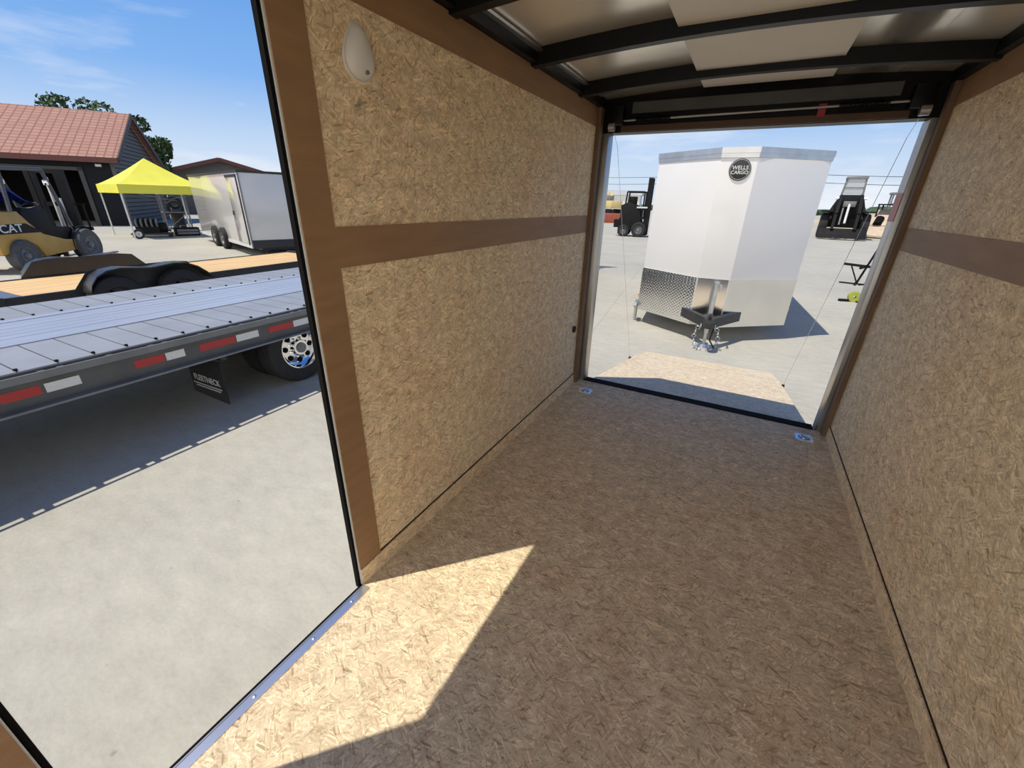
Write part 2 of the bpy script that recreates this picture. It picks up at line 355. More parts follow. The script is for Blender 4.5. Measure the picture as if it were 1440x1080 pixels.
def tag(o, label=None, cat=None, group=None, kind=None):
    if label: o['label'] = label
    if cat: o['category'] = cat
    if group: o['group'] = group
    if kind: o['kind'] = kind
    return o
def thing(name, label, cat, loc=(0, 0, 0), rz=0.0, group=None):
    o = bpy.data.objects.new(name, None); C.objects.link(o)
    o.location = loc; o.rotation_euler = (0, 0, rz); o.empty_display_size = 0.2
    return tag(o, label, cat, group)
def struct(o, label=None): return tag(o, label, None, None, 'structure')
def copy_tree(o, parent=None):
    c = o.copy(); C.objects.link(c)
    if parent: c.parent = parent
    for ch in list(o.children): copy_tree(ch, c)
    return c
def text(name, body, size, m, parent, loc, rot, depth=0.004, sx=1.0):
    cu = bpy.data.curves.new(name, 'FONT'); cu.body = body; cu.size = size; cu.extrude = depth
    cu.align_x = 'CENTER'; cu.align_y = 'CENTER'; cu.offset = size*0.015
    tmp = bpy.data.objects.new(name, cu); C.objects.link(tmp)
    me = bpy.data.meshes.new_from_object(tmp, depsgraph=bpy.context.evaluated_depsgraph_get())
    bpy.data.objects.remove(tmp); bpy.data.curves.remove(cu)
    me.materials.clear(); me.materials.append(MAT[m])
    o = bpy.data.objects.new(name, me); C.objects.link(o); o.parent = parent
    o.location = loc; o.rotation_euler = rot; o.scale = (sx, 1, 1)
    return o
R_ = math.radians

# ================================================================= ground
g = MB(); g.box(-400, 400, -60, 600, -0.3, 0.0)
struct(g.build('ground', 'concrete', smooth=0), 'pale beige concrete yard around the open trailer')

# ================================================================= the trailer we stand in
XL, XR, YB, YJ, YR, H = -0.865, 0.865, -0.44, 0.735, 3.06, 1.95
F = G
struct(MB().box(-0.825, 0.875, -1.9, YR, F-0.03, F).box(-0.875, -0.825, YJ, YR, F-0.03, F).build('floor', 'osb_floor', smooth=0), 'strand board trailer floor')
sub = MB()
for y in (-1.2, -0.6, 0.0, 0.6, 1.2, 1.8, 2.4, 2.98): sub.box(-0.8, 0.86, y-0.03, y+0.03, F-0.13, F-0.031)
sub.box(-0.86, -0.80, YB, YR, F-0.16, F-0.031).box(0.82, 0.88, YB, YR, F-0.16, F-0.031)
struct(sub.build('trim_1', 'steel_black', smooth=0), 'black steel floor frame')
# left wall with the doorway
wl = MB()
wl.box(XL-0.018, XL, YJ, YR-0.02, F, F+H)
wl.box(XL-0.018, XL, YB, -0.05, F, F+H)
wl.box(XL-0.018, XL, -0.05, YJ, F+1.80, F+H)
WL = struct(wl.build('wall_left', 'osb_wall', smooth=0), 'strand board wall beside the side doorway')
MB().box(XL-0.022, XL-0.0185, YJ, YR+0.12, F-0.12, F+H+0.04).box(XL-0.022, XL-0.0185, YB, -0.05, F-0.12, F+H+0.04).build('outer_skin', 'white_alu', WL, smooth=0)
wr = MB().box(XR, XR+0.03, YB, YR-0.02, F, F+H)
WR = struct(wr.build('wall_right', 'osb_wall', smooth=0), 'strand board wall on the right')
MB().box(XR+0.031, XR+0.034, YB, YR+0.12, F-0.12, F+H+0.04).build('outer_skin', 'white_alu', WR, smooth=0)
def strip(n, x, y0, y1, z0, z1, lab, m='strip'):
    s = 0.004 if x < 0 else -0.004
    return struct(MB().box(min(x, x+s), max(x, x+s), y0, y1, F+z0, F+z1).build('trim_%d' % n, m, smooth=0), lab)
strip(2, XL, YB, 2.975, 1.795, 1.90, 'brown wood strip along the top of the left wall')
strip(3, XL, YJ+0.1, 2.975, 1.155, 1.265, 'brown wood strip across the middle of the left wall')
strip(4, XL, YJ, YJ+0.1, 0.075, 1.793, 'brown wood strip beside the side doorway')
struct(MB().box(XL, XL+0.028, 2.977, 3.045, F, F+1.90).build('trim_5', 'batten', smooth=0), 'narrow brown batten at the rear end of the left wall')
strip(6, XR, YB, 2.99, 1.795, 1.90, 'brown wood strip along the top of the right wall')
strip(7, XR, YB, 2.99, 1.155, 1.265, 'brown wood strip across the middle of the right wall')
struct(MB().box(XR-0.028, XR, 2.992, 3.045, F, F+1.90).build('trim_8', 'batten', smooth=0), 'narrow brown batten at the rear end of the right wall')
def kick(nm, x, y0, y1, lab):
    s = 0.006 if x < 0 else -0.006
    return struct(MB().box(min(x, x+s), max(x, x+s), y0, y1, F, F+0.072).build(nm, 'osb_kick', smooth=0), lab)
kick('baseboard_left', XL, YJ, 2.975, 'low strand board kick strip under the left wall')
kick('baseboard_right', XR, YB, 3.02, 'low strand board kick strip under the right wall')
struct(MB().box(XL+0.0005, XL+0.001, YJ+0.02, 2.975, F+0.0722, F+0.081).box(XR-0.001, XR-0.0005, YB, 3.02, F+0.0722, F+0.081).build('trim_9', 'seam', smooth=0), 'dark seam above the kick strips')
# side door jamb, gasket and sill
struct(MB().box(XL-0.004, XL+0.001, YJ-0.004, YJ, F, F+1.80).box(XL-0.0045, XL+0.001, -0.05, -0.046, F, F+1.80).box(XL-0.004, XL+0.001, -0.046, YJ-0.004, F+1.796, F+1.80).build('trim_10', 'white_tape', smooth=0), 'thin bright edge of the side doorway')
struct(MB().box(XL-0.021, XL-0.004, YJ-0.014, YJ, F-0.01, F+1.80).box(XL-0.021, XL-0.0045, -0.05, -0.036, F-0.01, F+1.80).box(XL-0.021, XL-0.004, -0.036, YJ-0.014, F+1.786, F+1.80).build('trim_11', 'gasket', smooth=0), 'black rubber seal around the side doorway')
struct(MB().box(-0.853, -0.825, -0.06, YJ-0.002, F-0.012, F+0.003).box(-0.856, -0.853, -0.06, YJ-0.002, F-0.05, F+0.006).build('trim_12', 'alu', smooth=0), 'aluminium sill of the side doorway')
struct(MB().box(-0.872, -0.856, -0.06, YJ-0.002, F-0.14, F-0.004).build('trim_13', 'gasket', smooth=0), 'black lip outside the sill')
scr = MB()
for y in (0.08, 0.3, 0.5, 0.66): scr.lathe([(0.0001, 0.003), (0.0045, 0.002), (0.006, 0)], (-0.840, y, F+0.003), (0, 0, 1), 12, closed=False)
struct(scr.build('trim_14', 'galv'), 'screws in the sill')
strip(18, XL, -0.15, -0.05, 0.075, 1.793, 'brown wood strip on the near side of the side doorway')
# ceiling: skin, bows, dropped centre panels
def crown(x): return 0.035*(1-(x/0.865)**2)
cl = MB(); nseg = 14
xs = [XL-0.03+(XR-XL+0.06)*i/nseg for i in range(nseg+1)]
for a, b in zip(xs, xs[1:]):
    cl.hexa([(a, YB, F+H+crown(a)), (b, YB, F+H+crown(b)), (b, YR+0.10, F+H+crown(b)), (a, YR+0.10, F+H+crown(a))],
            [(a, YB, F+H+0.012+crown(a)), (b, YB, F+H+0.012+crown(b)), (b, YR+0.10, F+H+0.012+crown(b)), (a, YR+0.10, F+H+0.012+crown(a))])
bmesh.ops.remove_doubles(cl.bm, verts=cl.bm.verts, dist=1e-5)
CE = struct(cl.build('ceiling', 'roof_skin', smooth=60), 'bare metal roof skin between black bows')
for y in (-0.405, 0.2, 0.8, 1.42, 2.03, 2.64):
    b = MB(); xb = [XL+(XR-XL)*i/12 for i in range(13)]
    for a, c in zip(xb, xb[1:]):
        b.hexa([(a, y-0.022, F+H-0.060+crown(a)), (c, y-0.022, F+H-0.060+crown(c)), (c, y+0.022, F+H-0.060+crown(c)), (a, y+0.022, F+H-0.060+crown(a))],
               [(a, y-0.034, F+H-0.001+crown(a)), (c, y-0.034, F+H-0.001+crown(c)), (c, y+0.034, F+H-0.001+crown(c)), (a, y+0.034, F+H-0.001+crown(a))])
    b.build('roof_bow', 'steel_black', CE, smooth=0)
for y0, y1 in ((-0.37, 0.17), (0.23, 0.77), (0.83, 1.39), (1.45, 2.0), (2.06, 2.61), (2.67, 2.96)):
    b = MB()
    z0 = F+H+0.002
    b.box(-0.25, 0.35, y0, y1, z0, z0+0.006)
    b.build('centre_panel', 'roof_panel', CE, smooth=0)
struct(MB().box(XL, XL+0.035, YB, YR, F+1.902, F+H-0.001).build('trim_15', 'steel_black', smooth=0), 'black rail at the top of the left wall')
struct(MB().box(XR-0.035, XR, YB, YR, F+1.902, F+H-0.001).build('trim_16', 'steel_black', smooth=0), 'black rail at the top of the right wall')
struct(MB().box(XL+0.036, XL+0.06, YB, 2.9, F+H-0.012, F+H-0.002).build('trim_17', 'galv', smooth=0), 'bright angle where the roof skin meets the left wall')
# rear frame
WB = struct(MB().box(-0.90, 0.90, YR, YR+0.11, F+1.765, F+H+0.036).build('wall_rear', 'steel_black', smooth=0), 'black rear header over the ramp opening')
pl = MB().box(-0.900, -0.800, YR, YR+0.11, F-0.16, F+1.765).build('post', 'post', WB, 0.003); pl['label'] = 'left brushed steel rear post'
pr = MB().box(0.815, 0.900, YR, YR+0.13, F-0.16, F+1.765).build('post', 'post', WB, 0.003); pr['label'] = 'right brushed steel rear post with reflective tape'
MB().box(0.8125, 0.8148, YR+0.003, YR+0.125, F+1.29, F+1.43).build('reflector_tape', 'red_tape', pr, smooth=0)
MB().box(0.8125, 0.8148, YR+0.003, YR+0.125, F+1.433, F+1.76).build('reflector_tape', 'white_tape', pr, smooth=0)
MB().box(-0.797, 0.797, YR+0.001, YR+0.075, F-0.10, F+0.006).build('threshold', 'gasket', WB, smooth=0)
MB().box(-0.72, 0.72, YR-0.016, YR-0.001, F+1.768, F+1.80).build('header_strip', 'dark_wood', WB, smooth=0)
MB().box(-0.66, 0.66, YR-0.014, YR-0.001, F+1.865, F+1.925).build('header_plate', 'rail_grey', WB, smooth=0)
MB().cyl((-0.70, YR-0.035, F+1.825), (0.70, YR-0.035, F+1.835), 0.006, 10).build('spring_rod', 'galv', WB)
spm = MB()
for i in range(26): spm.torus((-0.62+i*0.008, YR-0.035, F+1.826), (1, 0, 0), 0.016, 0.003, 14, 6)
for i in range(26): spm.torus((0.42+i*0.008, YR-0.035, F+1.833), (1, 0, 0), 0.016, 0.003, 14, 6)
spm.build('torsion_spring', 'steel_black', WB)
for sx in (-1, 1):
    br = MB().box(min(sx*0.79, sx*0.70), max(sx*0.79, sx*0.70), YR-0.07, YR-0.001, F+1.80, F+1.90).build('spring_bracket', 'steel_black', WB, 0.003)
    MB().cyl((sx*0.745, YR-0.06, F+1.79), (sx*0.785, YR-0.06, F+1.79), 0.024, 18).build('cable_pulley', 'galv', WB)
MB().box(0.33, 0.365, YR-0.024, YR-0.0165, F+1.79, F+1.85).build('tag', 'red_tape', WB, smooth=0)

# ramp door lowered to the ground
RA = struct(bpy.data.objects.new('door_1', None), 'lowered strand board ramp door behind the trailer'); C.objects.link(RA)
HY, HZ, EY = YR+0.13, F-0.03, 5.42
def rp(t, x, dz=0.0): return (x, HY+(EY-HY)*t, HZ+(0.035-HZ)*t+dz)
def rslab(t0, t1, a0, b0, a1, b1, th, dz=0.0): return MB().hexa([rp(t0, a0, dz-th), rp(t0, b0, dz-th), rp(t1, b1, dz-th), rp(t1, a1, dz-th)], [rp(t0, a0, dz), rp(t0, b0, dz), rp(t1, b1, dz), rp(t1, a1, dz)])
rslab(0, 0.78, -0.77, 0.785, -0.75, 0.775, 0.028).build('ramp_panel', 'osb_ramp', RA, smooth=0)
rslab(0.785, 1.0, -0.74, 0.765, -0.70, 0.735, 0.02).build('ramp_flap', 'osb_ramp', RA, smooth=0)
MB().cyl((-0.76, HY, HZ-0.03), (0.77, HY, HZ-0.03), 0.014, 10).build('hinge', 'steel_black', RA)
for sx, xe in ((-1, -0.765), (1, 0.78)):
    p = rp(0.66, xe, 0.005)
    MB().tube([(sx*0.765, YR-0.06+0.02, F+1.79), (sx*0.775, YR+0.15, F+1.70), p], 0.0016, 6).build('lift_cable', 'galv', RA)
    MB().cyl(rp(0.66, xe-0.012, 0.0), rp(0.66, xe+0.012, 0.0), 0.016, 10).build('cable_eye', 'steel_black', RA)

# dome light and small fittings
LT = thing('dome_light', 'white teardrop dome light high on the left board wall by the doorway', 'lamp', (XL, 0.985, F+1.69), 0)
dl = MB(); prof = []
N, K = 28, 10
rings = []
for k in range(K+1):
    a = (math.pi/2)*k/K; rr = math.cos(a); hh = math.sin(a)*0.030
    ring = []
    for i in range(N):
        t = 2*math.pi*i/N; c, s_ = math.cos(t), math.sin(t)
        wy = 0.043*(1-0.42*s_) ; zz = 0.060*s_
        ring.append(dl.bm.verts.new((0.006+hh, wy*c*rr, zz*rr)))
    rings.append(ring)
for A, B in zip(rings, rings[1:]):
    for i in range(N): dl.bm.faces.new((A[i], A[(i+1) % N], B[(i+1) % N], B[i]))
bmesh.ops.remove_doubles(dl.bm, verts=dl.bm.verts, dist=1e-6)
lens = dl.build('lens', 'white_plastic', LT)
bs = MB(); bs.prism([(0.0, 0.047*(1-0.42*math.sin(t))*math.cos(t), 0.065*math.sin(t)) for t in [2*math.pi*i/28 for i in range(28)]], (0.007, 0, 0))
bs.build('base', 'white_plastic', LT)
MB().cyl((0.024, 0.004, -0.045), (0.031, 0.004, -0.045), 0.005, 10).build('switch', 'machine_grey', LT)
gr = MB().cyl((XL, 2.885, F+0.47), (XL+0.010, 2.885, F+0.47), 0.022, 20).torus((XL+0.008, 2.885, F+0.47), (1, 0, 0), 0.020, 0.006, 20, 8).build('cable_grommet', 'rubber')
tag(gr, 'round black grommet low on the left wall near the rear post', 'grommet')
for x, y, lab in ((-0.715, 2.86, 'recessed steel tie-down ring in the rear left floor corner'), (0.735, 2.905, 'recessed steel tie-down ring in the rear right floor corner')):
    t = thing('tie_down_ring', lab, 'ring', (x, y, F), 0, 'floor tie-down rings by the ramp')
    p = MB().box(-0.048, 0.048, -0.048, 0.048, 0.0, 0.004); p.torus((0, 0, 0.004), (0, 0, 1), 0.036, 0.003, 24, 6); p.build('plate', 'alu', t)
    MB().cyl((0, 0, 0.003), (0, 0, 0.0048), 0.034, 24).build('recess', 'dovetail', t)
    MB().torus((0, 0, 0.008), (0, 0, 1), 0.023, 0.0042, 24, 8).box(-0.026, 0.026, -0.006, 0.006, 0.0045, 0.010).build('ring', 'galv', t)
    for sx in (-1, 1):
        for sy in (-1, 1): MB().cyl((sx*0.040, sy*0.040, 0.004), (sx*0.040, sy*0.040, 0.006), 0.005, 8).build('bolt', 'galv', t)

# ================================================================= wheels
def wheel(parent, c, axis, r, wd, rim_r, tyre='rubber', rim='chrome', holes=8, name='wheel'):
    """tyre with a tread shoulder, a dished rim with hand holes and a hub; axis points outwards"""
    c = Vector(c); d = Vector(axis).normalized(); h = wd/2
    t = MB(); t.lathe([(rim_r, -h*0.85), (r*0.86, -h), (r*0.96, -h*0.86), (r, -h*0.62), (r, h*0.62), (r*0.96, h*0.86), (r*0.86, h), (rim_r, h*0.85), (rim_r*0.96, h*0.5), (rim_r*0.96, -h*0.5)], c, d, 36)
    for k in (-0.35, 0.0, 0.35): t.torus(c+d*h*k, d, r, r*0.012, 36, 4)
    ty = t.build('tyre', tyre, parent)
    m = MB(); m.lathe([(rim_r, h*0.86), (rim_r*1.02, h*0.9), (rim_r*0.97, h*0.88), (rim_r*0.90, h*0.45), (rim_r*0.80, h*0.30), (rim_r*0.42, h*0.42), (rim_r*0.36, h*0.85), (rim_r*0.10, h*0.9), (0.001, h*0.9)], c, d, 32, closed=False)
    ri = m.build('rim', rim, parent)
    x = d.orthogonal().normalized(); y = d.cross(x)
    MB().cyl(c+d*h*0.5, c+d*h*1.02, rim_r*0.30, 16, rim_r*0.24).build('hub', 'machine_grey', ri)
    if holes:
        for i in range(holes):
            a = 2*math.pi*i/holes; p = c+(x*math.cos(a)+y*math.sin(a))*rim_r*0.66+d*h*0.33
            MB().cyl(p, p+d*h*0.10, rim_r*0.13, 12).build('hand_hole', 'dark_in', ri)
        for i in range(holes):
            a = 2*math.pi*(i+.5)/holes; p = c+(x*math.cos(a)+y*math.sin(a))*rim_r*0.46+d*h*0.38
            MB().cyl(p, p+d*h*0.30, rim_r*0.05, 8).build('lug_nut', rim, ri)
    return ty

# ================================================================= flatbed trailer
FB = thing('flatbed_trailer', 'long grey steel-decked flatbed trailer parked right outside the side doorway', 'trailer', (-3.58, 0, 0), R_(1.2))
DZ = 0.79; Y0, Y1 = -4.0, 12.7; WF = 2.24
dk = MB(); y = Y0
while y < Y1-0.1:
    dk.box(-0.66, 0.0, y+0.004, y+0.181, DZ-0.045, DZ); y += 0.185
dk.build('deck_plank', 'deck_grey', FB, smooth=0)['label'] = 'near row of grey cross planks'
dk = MB(); y = Y0
while y < Y1-0.1:
    dk.box(-WF, -1.62, y+0.004, y+0.181, DZ-0.045, DZ); y += 0.185
dk.build('deck_plank', 'deck_grey', FB, smooth=0)['label'] = 'far row of grey cross planks'
MB().box(-WF, 0, Y0, Y1, DZ-0.056, DZ-0.046).build('deck_base', 'dark_in', FB, smooth=0)
cb = MB()
for i in range(8): cb.box(-1.615+i*0.119, -1.615+i*0.119+0.112, Y0, Y1, DZ-0.045, DZ+0.002+(0.004 if i in (0, 7) else 0))
cb.build('deck_beam', 'deck_blue', FB, smooth=0)
k0 = MB().cyl((0, 0, -0.005), (0, 0, 0.012), 0.011, 8).build('deck_bolt', 'steel_black', FB)
y = Y0+0.185*22+0.002; first = True
while y < 5.2:
    for x in (-0.035, -1.655):
        k = k0 if first else k0.copy()
        if not first: C.objects.link(k)
        first = False; k.location = (x, y, DZ)
    y += 0.185
sr = MB().box(0.0, 0.018, Y0, Y1, DZ-0.23, DZ-0.004); sr.build('side_rail', 'rail_grey', FB, smooth=0)
MB().box(0.0, 0.065, Y0, Y1, DZ-0.245, DZ-0.231).build('lower_flange', 'flange_grey', FB, smooth=0)
MB().box(-WF-0.018, -WF, Y0, Y1, DZ-0.23, DZ+0.0).build('side_rail', 'rail_grey', FB, smooth=0)
MB().box(0.068, 0.080, Y0, Y1, DZ-0.055, DZ-0.008).build('rub_rail', 'flange_grey', FB, smooth=0)
k0 = MB().box(0.018, 0.068, -0.016, 0.016, DZ-0.055, DZ-0.014).build('rail_spacer', 'rail_grey', FB, smooth=0)
y = -1.045; first = True
while y < 6.0:
    for o_ in (0.0, 0.09, 0.34):
        k = k0 if first else k0.copy()
        if not first: C.objects.link(k)
        first = False; k.location = (0, y+o_, 0)
    y += 0.585
tapes = [(0.50, 0.68, 'r'), (0.70, 0.87, 'w'), (1.17, 1.36, 'r'), (1.37, 1.50, 'w'), (1.61, 1.90, 'r'), (1.91, 2.11, 'w'), (2.21, 2.46, 'r'), (2.47, 2.70, 'w'), (0.2, 0.49, 'r'), (-0.2, 0.1, 'w')]
for a, b, k in tapes: MB().box(0.0182, 0.0205, a, b, DZ-0.165, DZ-0.105).build('reflector_tape', 'red_tape' if k == 'r' else 'white_tape', FB, smooth=0)
hb = MB()
for x in (-0.05, -0.75, -1.5, -2.2): hb.box(x-0.04, x+0.04, Y1-0.12, Y1-0.04, DZ, 2.20)
for z in (1.1, 1.5, 1.9, 2.15): hb.box(-WF, 0, Y1-0.10, Y1-0.06, z-0.09, z+0.05)
hb.build('shadow_rack', 'satin_black', FB, smooth=0)  # unseen upright rack added at the front end for the shadow it casts
fr = MB().box(-0.80, -0.68, Y0, Y1-0.2, DZ-0.45, DZ-0.06).box(-1.56, -1.44, Y0, Y1-0.2, DZ-0.45, DZ-0.06)
fr.build('main_beam', 'satin_black', FB, smooth=0)
cm = MB(); y = Y0+0.1
while y < Y1-0.1: cm.box(-WF+0.02, -0.02, y, y+0.04, DZ-0.15, DZ-0.058); y += 0.55
cm.build('cross_member', 'satin_black', FB, smooth=0)
for wy in (2.57, 3.50):
    wheel(FB, (-0.17, wy, 0.365), (1, 0, 0), 0.365, 0.215, 0.215, holes=8)
    wheel(FB, (-0.45, wy, 0.365), (1, 0, 0), 0.365, 0.215, 0.215, rim='machine_grey', holes=0)
    wheel(FB, (-1.75, wy, 0.365), (-1, 0, 0), 0.365, 0.215, 0.215, rim='machine_grey', holes=0)
    wheel(FB, (-2.05, wy, 0.365), (-1, 0, 0), 0.365, 0.215, 0.215, holes=0, rim='machine_grey')
    MB().cyl((-2.0, wy, 0.365), (-0.12, wy, 0.365), 0.06, 14).build('axle', 'satin_black', FB)
mf = MB().hexa([(-0.62, 1.76, 0.07), (-0.08, 1.76, 0.05), (-0.08, 1.768, 0.05), (-0.62, 1.768, 0.07)], [(-0.62, 1.77, 0.45), (-0.08, 1.77, 0.45), (-0.08, 1.778, 0.45), (-0.62, 1.778, 0.45)]).build('mud_flap', 'rubber', FB, smooth=0)
text('lettering', 'FLEETNECK', 0.085, 'white_tape', mf, (-0.35, 1.759, 0.235), (R_(91.5), 0, 0), 0.001, 0.92)
MB().box(-0.57, -0.13, 1.753, 1.757, 0.175, 0.185).box(-0.54, -0.16, 1.753, 1.757, 0.150, 0.160).build('lettering', 'white_tape', mf, smooth=0)
MB().beam((-0.75, 1.80, 0.50), (-0.05, 1.80, 0.50), 0.05, 0.05).beam((-0.30, 1.80, 0.46), (-0.68, 1.95, 0.42), 0.03, 0.03).build('flap_bracket', 'satin_black', FB, smooth=0)
MB().cyl((-0.28, 1.90, 0.48), (-0.28, 2.02, 0.48), 0.055, 16).cyl((-0.55, 1.55, 0.44), (-0.55, 2.2, 0.50), 0.03, 10).build('brake_canister', 'satin_black', FB)

# ================================================================= car hauler behind it
CH = thing('car_hauler', 'black framed car hauler with yellow pine deck and twin-arch fenders beyond the flatbed', 'trailer', (-7.88, 0, 0), R_(3.2))
CZ = 0.515
pd = MB(); n_ = 9; wt = 1.56/n_
for i in range(n_): pd.box(-0.05-(i+1)*wt, -0.05-i*wt-0.006, 1.74, 6.9, CZ-0.04, CZ)
pd.build('deck', 'pine', CH, smooth=0)
MB().box(-0.048, 0.0, 0.0, 7.0, CZ-0.16, CZ+0.012).build('side_rail', 'satin_black', CH, smooth=0)
MB().box(-1.67, -1.622, 0.0, 7.0, CZ-0.16, CZ+0.012).build('side_rail', 'satin_black', CH, smooth=0)
MB().hexa([(-1.62, 0.0, CZ-0.25), (-0.05, 0.0, CZ-0.25), (-0.05, 1.73, CZ-0.05), (-1.62, 1.73, CZ-0.05)], [(-1.62, 0.0, CZ-0.21), (-0.05, 0.0, CZ-0.21), (-0.05, 1.73, CZ), (-1.62, 1.73, CZ)]).build('dovetail_plate', 'dovetail', CH, smooth=0)
MB().box(-1.67, 0.0, 6.93, 7.02, CZ-0.16, CZ+0.03).build('front_rail', 'satin_black', CH, smooth=0)
def fender(x0, x1):
    pr = [(2.30, 0.50), (2.33, 0.60), (2.42, 0.71), (2.55, 0.775), (2.72, 0.795), (3.08, 0.755), (3.42, 0.79), (3.60, 0.775), (3.76, 0.70), (3.88, 0.60), (3.97, 0.50)]
    pin = [(y_, z_-0.02) for y_, z_ in pr]
    f = MB()
    for (a, b), (a2, b2) in zip(zip(pr, pr[1:]), zip(pin, pin[1:])):
        f.hexa([(x0, *a2), (x1, *a2), (x1, *b2), (x0, *b2)], [(x0, *a), (x1, *a), (x1, *b), (x0, *b)])
    return f
f1 = fender(0.0, 0.26)
f1.build('fender', 'fender', CH, smooth=60)
f2 = fender(-1.93, -1.67); f2.build('fender', 'fender', CH, smooth=60)
MB().prism([(0.002, 2.22, 0.52), (0.002, 2.42, 0.76), (0.002, 2.6, 0.785), (0.002, 3.55, 0.785), (0.002, 3.74, 0.76), (0.002, 3.95, 0.52)], (0.004, 0, 0)).build('fender_back', 'fender', CH, smooth=0)
MB().prism([(-1.678, 2.22, 0.52), (-1.678, 2.42, 0.76), (-1.678, 2.6, 0.785), (-1.678, 3.55, 0.785), (-1.678, 3.74, 0.76), (-1.678, 3.95, 0.52)], (0.004, 0, 0)).build('fender_back', 'fender', CH, smooth=0)
for wy in (2.62, 3.50):
    wheel(CH, (0.13, wy, 0.34), (1, 0, 0), 0.34, 0.20, 0.20, rim='satin_black', holes=5)
    wheel(CH, (-1.80, wy, 0.34), (-1, 0, 0), 0.34, 0.20, 0.20, rim='satin_black', holes=5)
MB().beam((0.03, 1.2, CZ-0.02), (0.03, 1.52, CZ-0.02), 0.05, 0.10).build('stake_pocket', 'satin_black', CH, smooth=0)
MB().beam((-0.3, 7.02, CZ-0.1), (-0.82, 8.3, CZ-0.1), 0.07, 0.10).beam((-1.35, 7.02, CZ-0.1), (-0.84, 8.3, CZ-0.1), 0.07, 0.10).build('tongue', 'satin_black', CH, smooth=0)
MB().cyl((-0.83, 8.1, 0.0), (-0.83, 8.1, 0.85), 0.035, 12).box(-0.93, -0.73, 8.0, 8.2, 0.0, 0.012).build('jack', 'satin_black', CH)

# ================================================================= forklift
FK = thing('forklift', 'yellow and black forklift with overhead guard standing before the dark barn', 'forklift', (-15.9, 4.05, 0), R_(130-90))
# local +Y forward, +X right side (towards us)
def side(x0, x1, poly): return MB().prism([(x0, a, b) for a, b in poly], (x1-x0, 0, 0))
side(-0.52, 0.52, [(-1.75, 0.42), (-1.72, 1.05), (-1.5, 1.30), (-0.95, 1.33), (-0.72, 1.05), (-0.45, 0.80), (0.2, 0.62), (0.62, 0.60), (0.62, 0.34), (-0.62, 0.28), (-0.75, 0.55), (-1.0, 0.70), (-1.35, 0.66), (-1.5, 0.45)]).build('body', 'fl_yellow', FK, 0.02)
side(0.521, 0.528, [(-1.70, 0.86), (-1.70, 1.06), (-0.85, 1.06), (-0.45, 0.84)]).build('side_band', 'fl_black', FK, smooth=0)
text('lettering', 'CAT', 0.24, 'white_tape', FK, (0.530, -1.28, 0.96), (R_(90), 0, R_(90)), 0.002, 1.3)
side(-0.46, 0.46, [(-0.85, 1.12), (-0.72, 1.40), (-0.05, 1.36), (0.05, 0.95), (0.62, 0.90), (0.62, 0.61), (0.2, 0.63), (-0.45, 0.81)]).build('cowl', 'fl_black', FK, 0.02)
gd = MB()
for x in (-0.47, 0.47):
    gd.tube([(x, -1.05, 1.25), (x, -0.92, 2.22), (x, 0.30, 2.26), (x, 0.62, 0.92)], 0.04, 10)
for i in range(9): gd.cyl((-0.47, -0.90+i*0.145, 2.24), (0.47, -0.90+i*0.145, 2.24), 0.022, 8)
gd.build('overhead_guard', 'guard_grey', FK)
ms = MB()
for x in (-0.36, 0.36): ms.box(x-0.06, x+0.06, 1.00, 1.14, 0.12, 2.30).box(x*0.72-0.04, x*0.72+0.04, 1.01, 1.12, 0.16, 2.26)
for z in (0.5, 1.4, 2.2): ms.box(-0.38, 0.38, 1.02, 1.08, z, z+0.1)
ms.build('mast', 'fl_black', FK, smooth=0)
MB().cyl((0.0, 1.06, 0.3), (0.0, 1.06, 2.1), 0.045, 12).cyl((0.2, 1.0, 0.3), (0.2, 1.0, 1.6), 0.03, 10).build('lift_cylinder', 'galv', FK)
cr_ = MB()
for z in (0.42, 0.78): cr_.box(-0.6, 0.6, 1.15, 1.20, z, z+0.09)
for x in (-0.55, -0.28, 0.0, 0.28, 0.55): cr_.box(x-0.02, x+0.02, 1.15, 1.18, 0.87, 1.45)
cr_.box(-0.6, 0.6, 1.15, 1.18, 1.43, 1.47); cr_.build('carriage', 'fl_black', FK, smooth=0)
for x in (-0.32, 0.32): MB().box(x-0.06, x+0.06, 1.20, 1.25, 0.08, 0.85).box(x-0.06, x+0.06, 1.20, 2.25, 0.06, 0.10).build('fork', 'machine_grey', FK, smooth=0)
MB().cyl((0, 0.36, 1.0), (0, 0.22, 1.38), 0.025, 8).torus((0, 0.20, 1.42), (0, -0.4, 1), 0.17, 0.018, 20, 8).build('steering_wheel', 'satin_black', FK)
MB().box(0.42, 0.50, 0.28, 0.36, 1.9, 2.02).box(-0.5, -0.42, 0.28, 0.36, 1.9, 2.02).build('work_light', 'chrome', FK, 0.01)
for x in (-0.50, 0.50):
    wheel(FK, (x, 0.98-0.12, 0.42), (math.copysign(1, x), 0, 0), 0.42, 0.28, 0.22, 'tyre_grey', 'machine_grey', 0)
    wheel(FK, (x, -1.22, 0.36), (math.copysign(1, x), 0, 0), 0.36, 0.24, 0.19, 'tyre_grey', 'machine_grey', 0)
MB().box(-0.5, 0.5, 0.62, 1.0, 0.30, 0.62).build('drive_axle', 'fl_black', FK, 0.02)
MB().torus((0.50, 0.86, 0.42), (1, 0, 0), 0.48, 0.03, 16, 6, arc=math.pi).build('wheel_guard', 'fl_black', FK)
tp = MB(); NX, NY = 12, 10
gridv = [[tp.bm.verts.new((-0.42+0.84*i/NX, -1.35+1.15*j/NY, 1.40+0.62*math.exp(-((i/NX-0.6)**2*4+(j/NY-0.42)**2*5))+0.04*math.sin(i*1.9+j))) for j in range(NY+1)] for i in range(NX+1)]
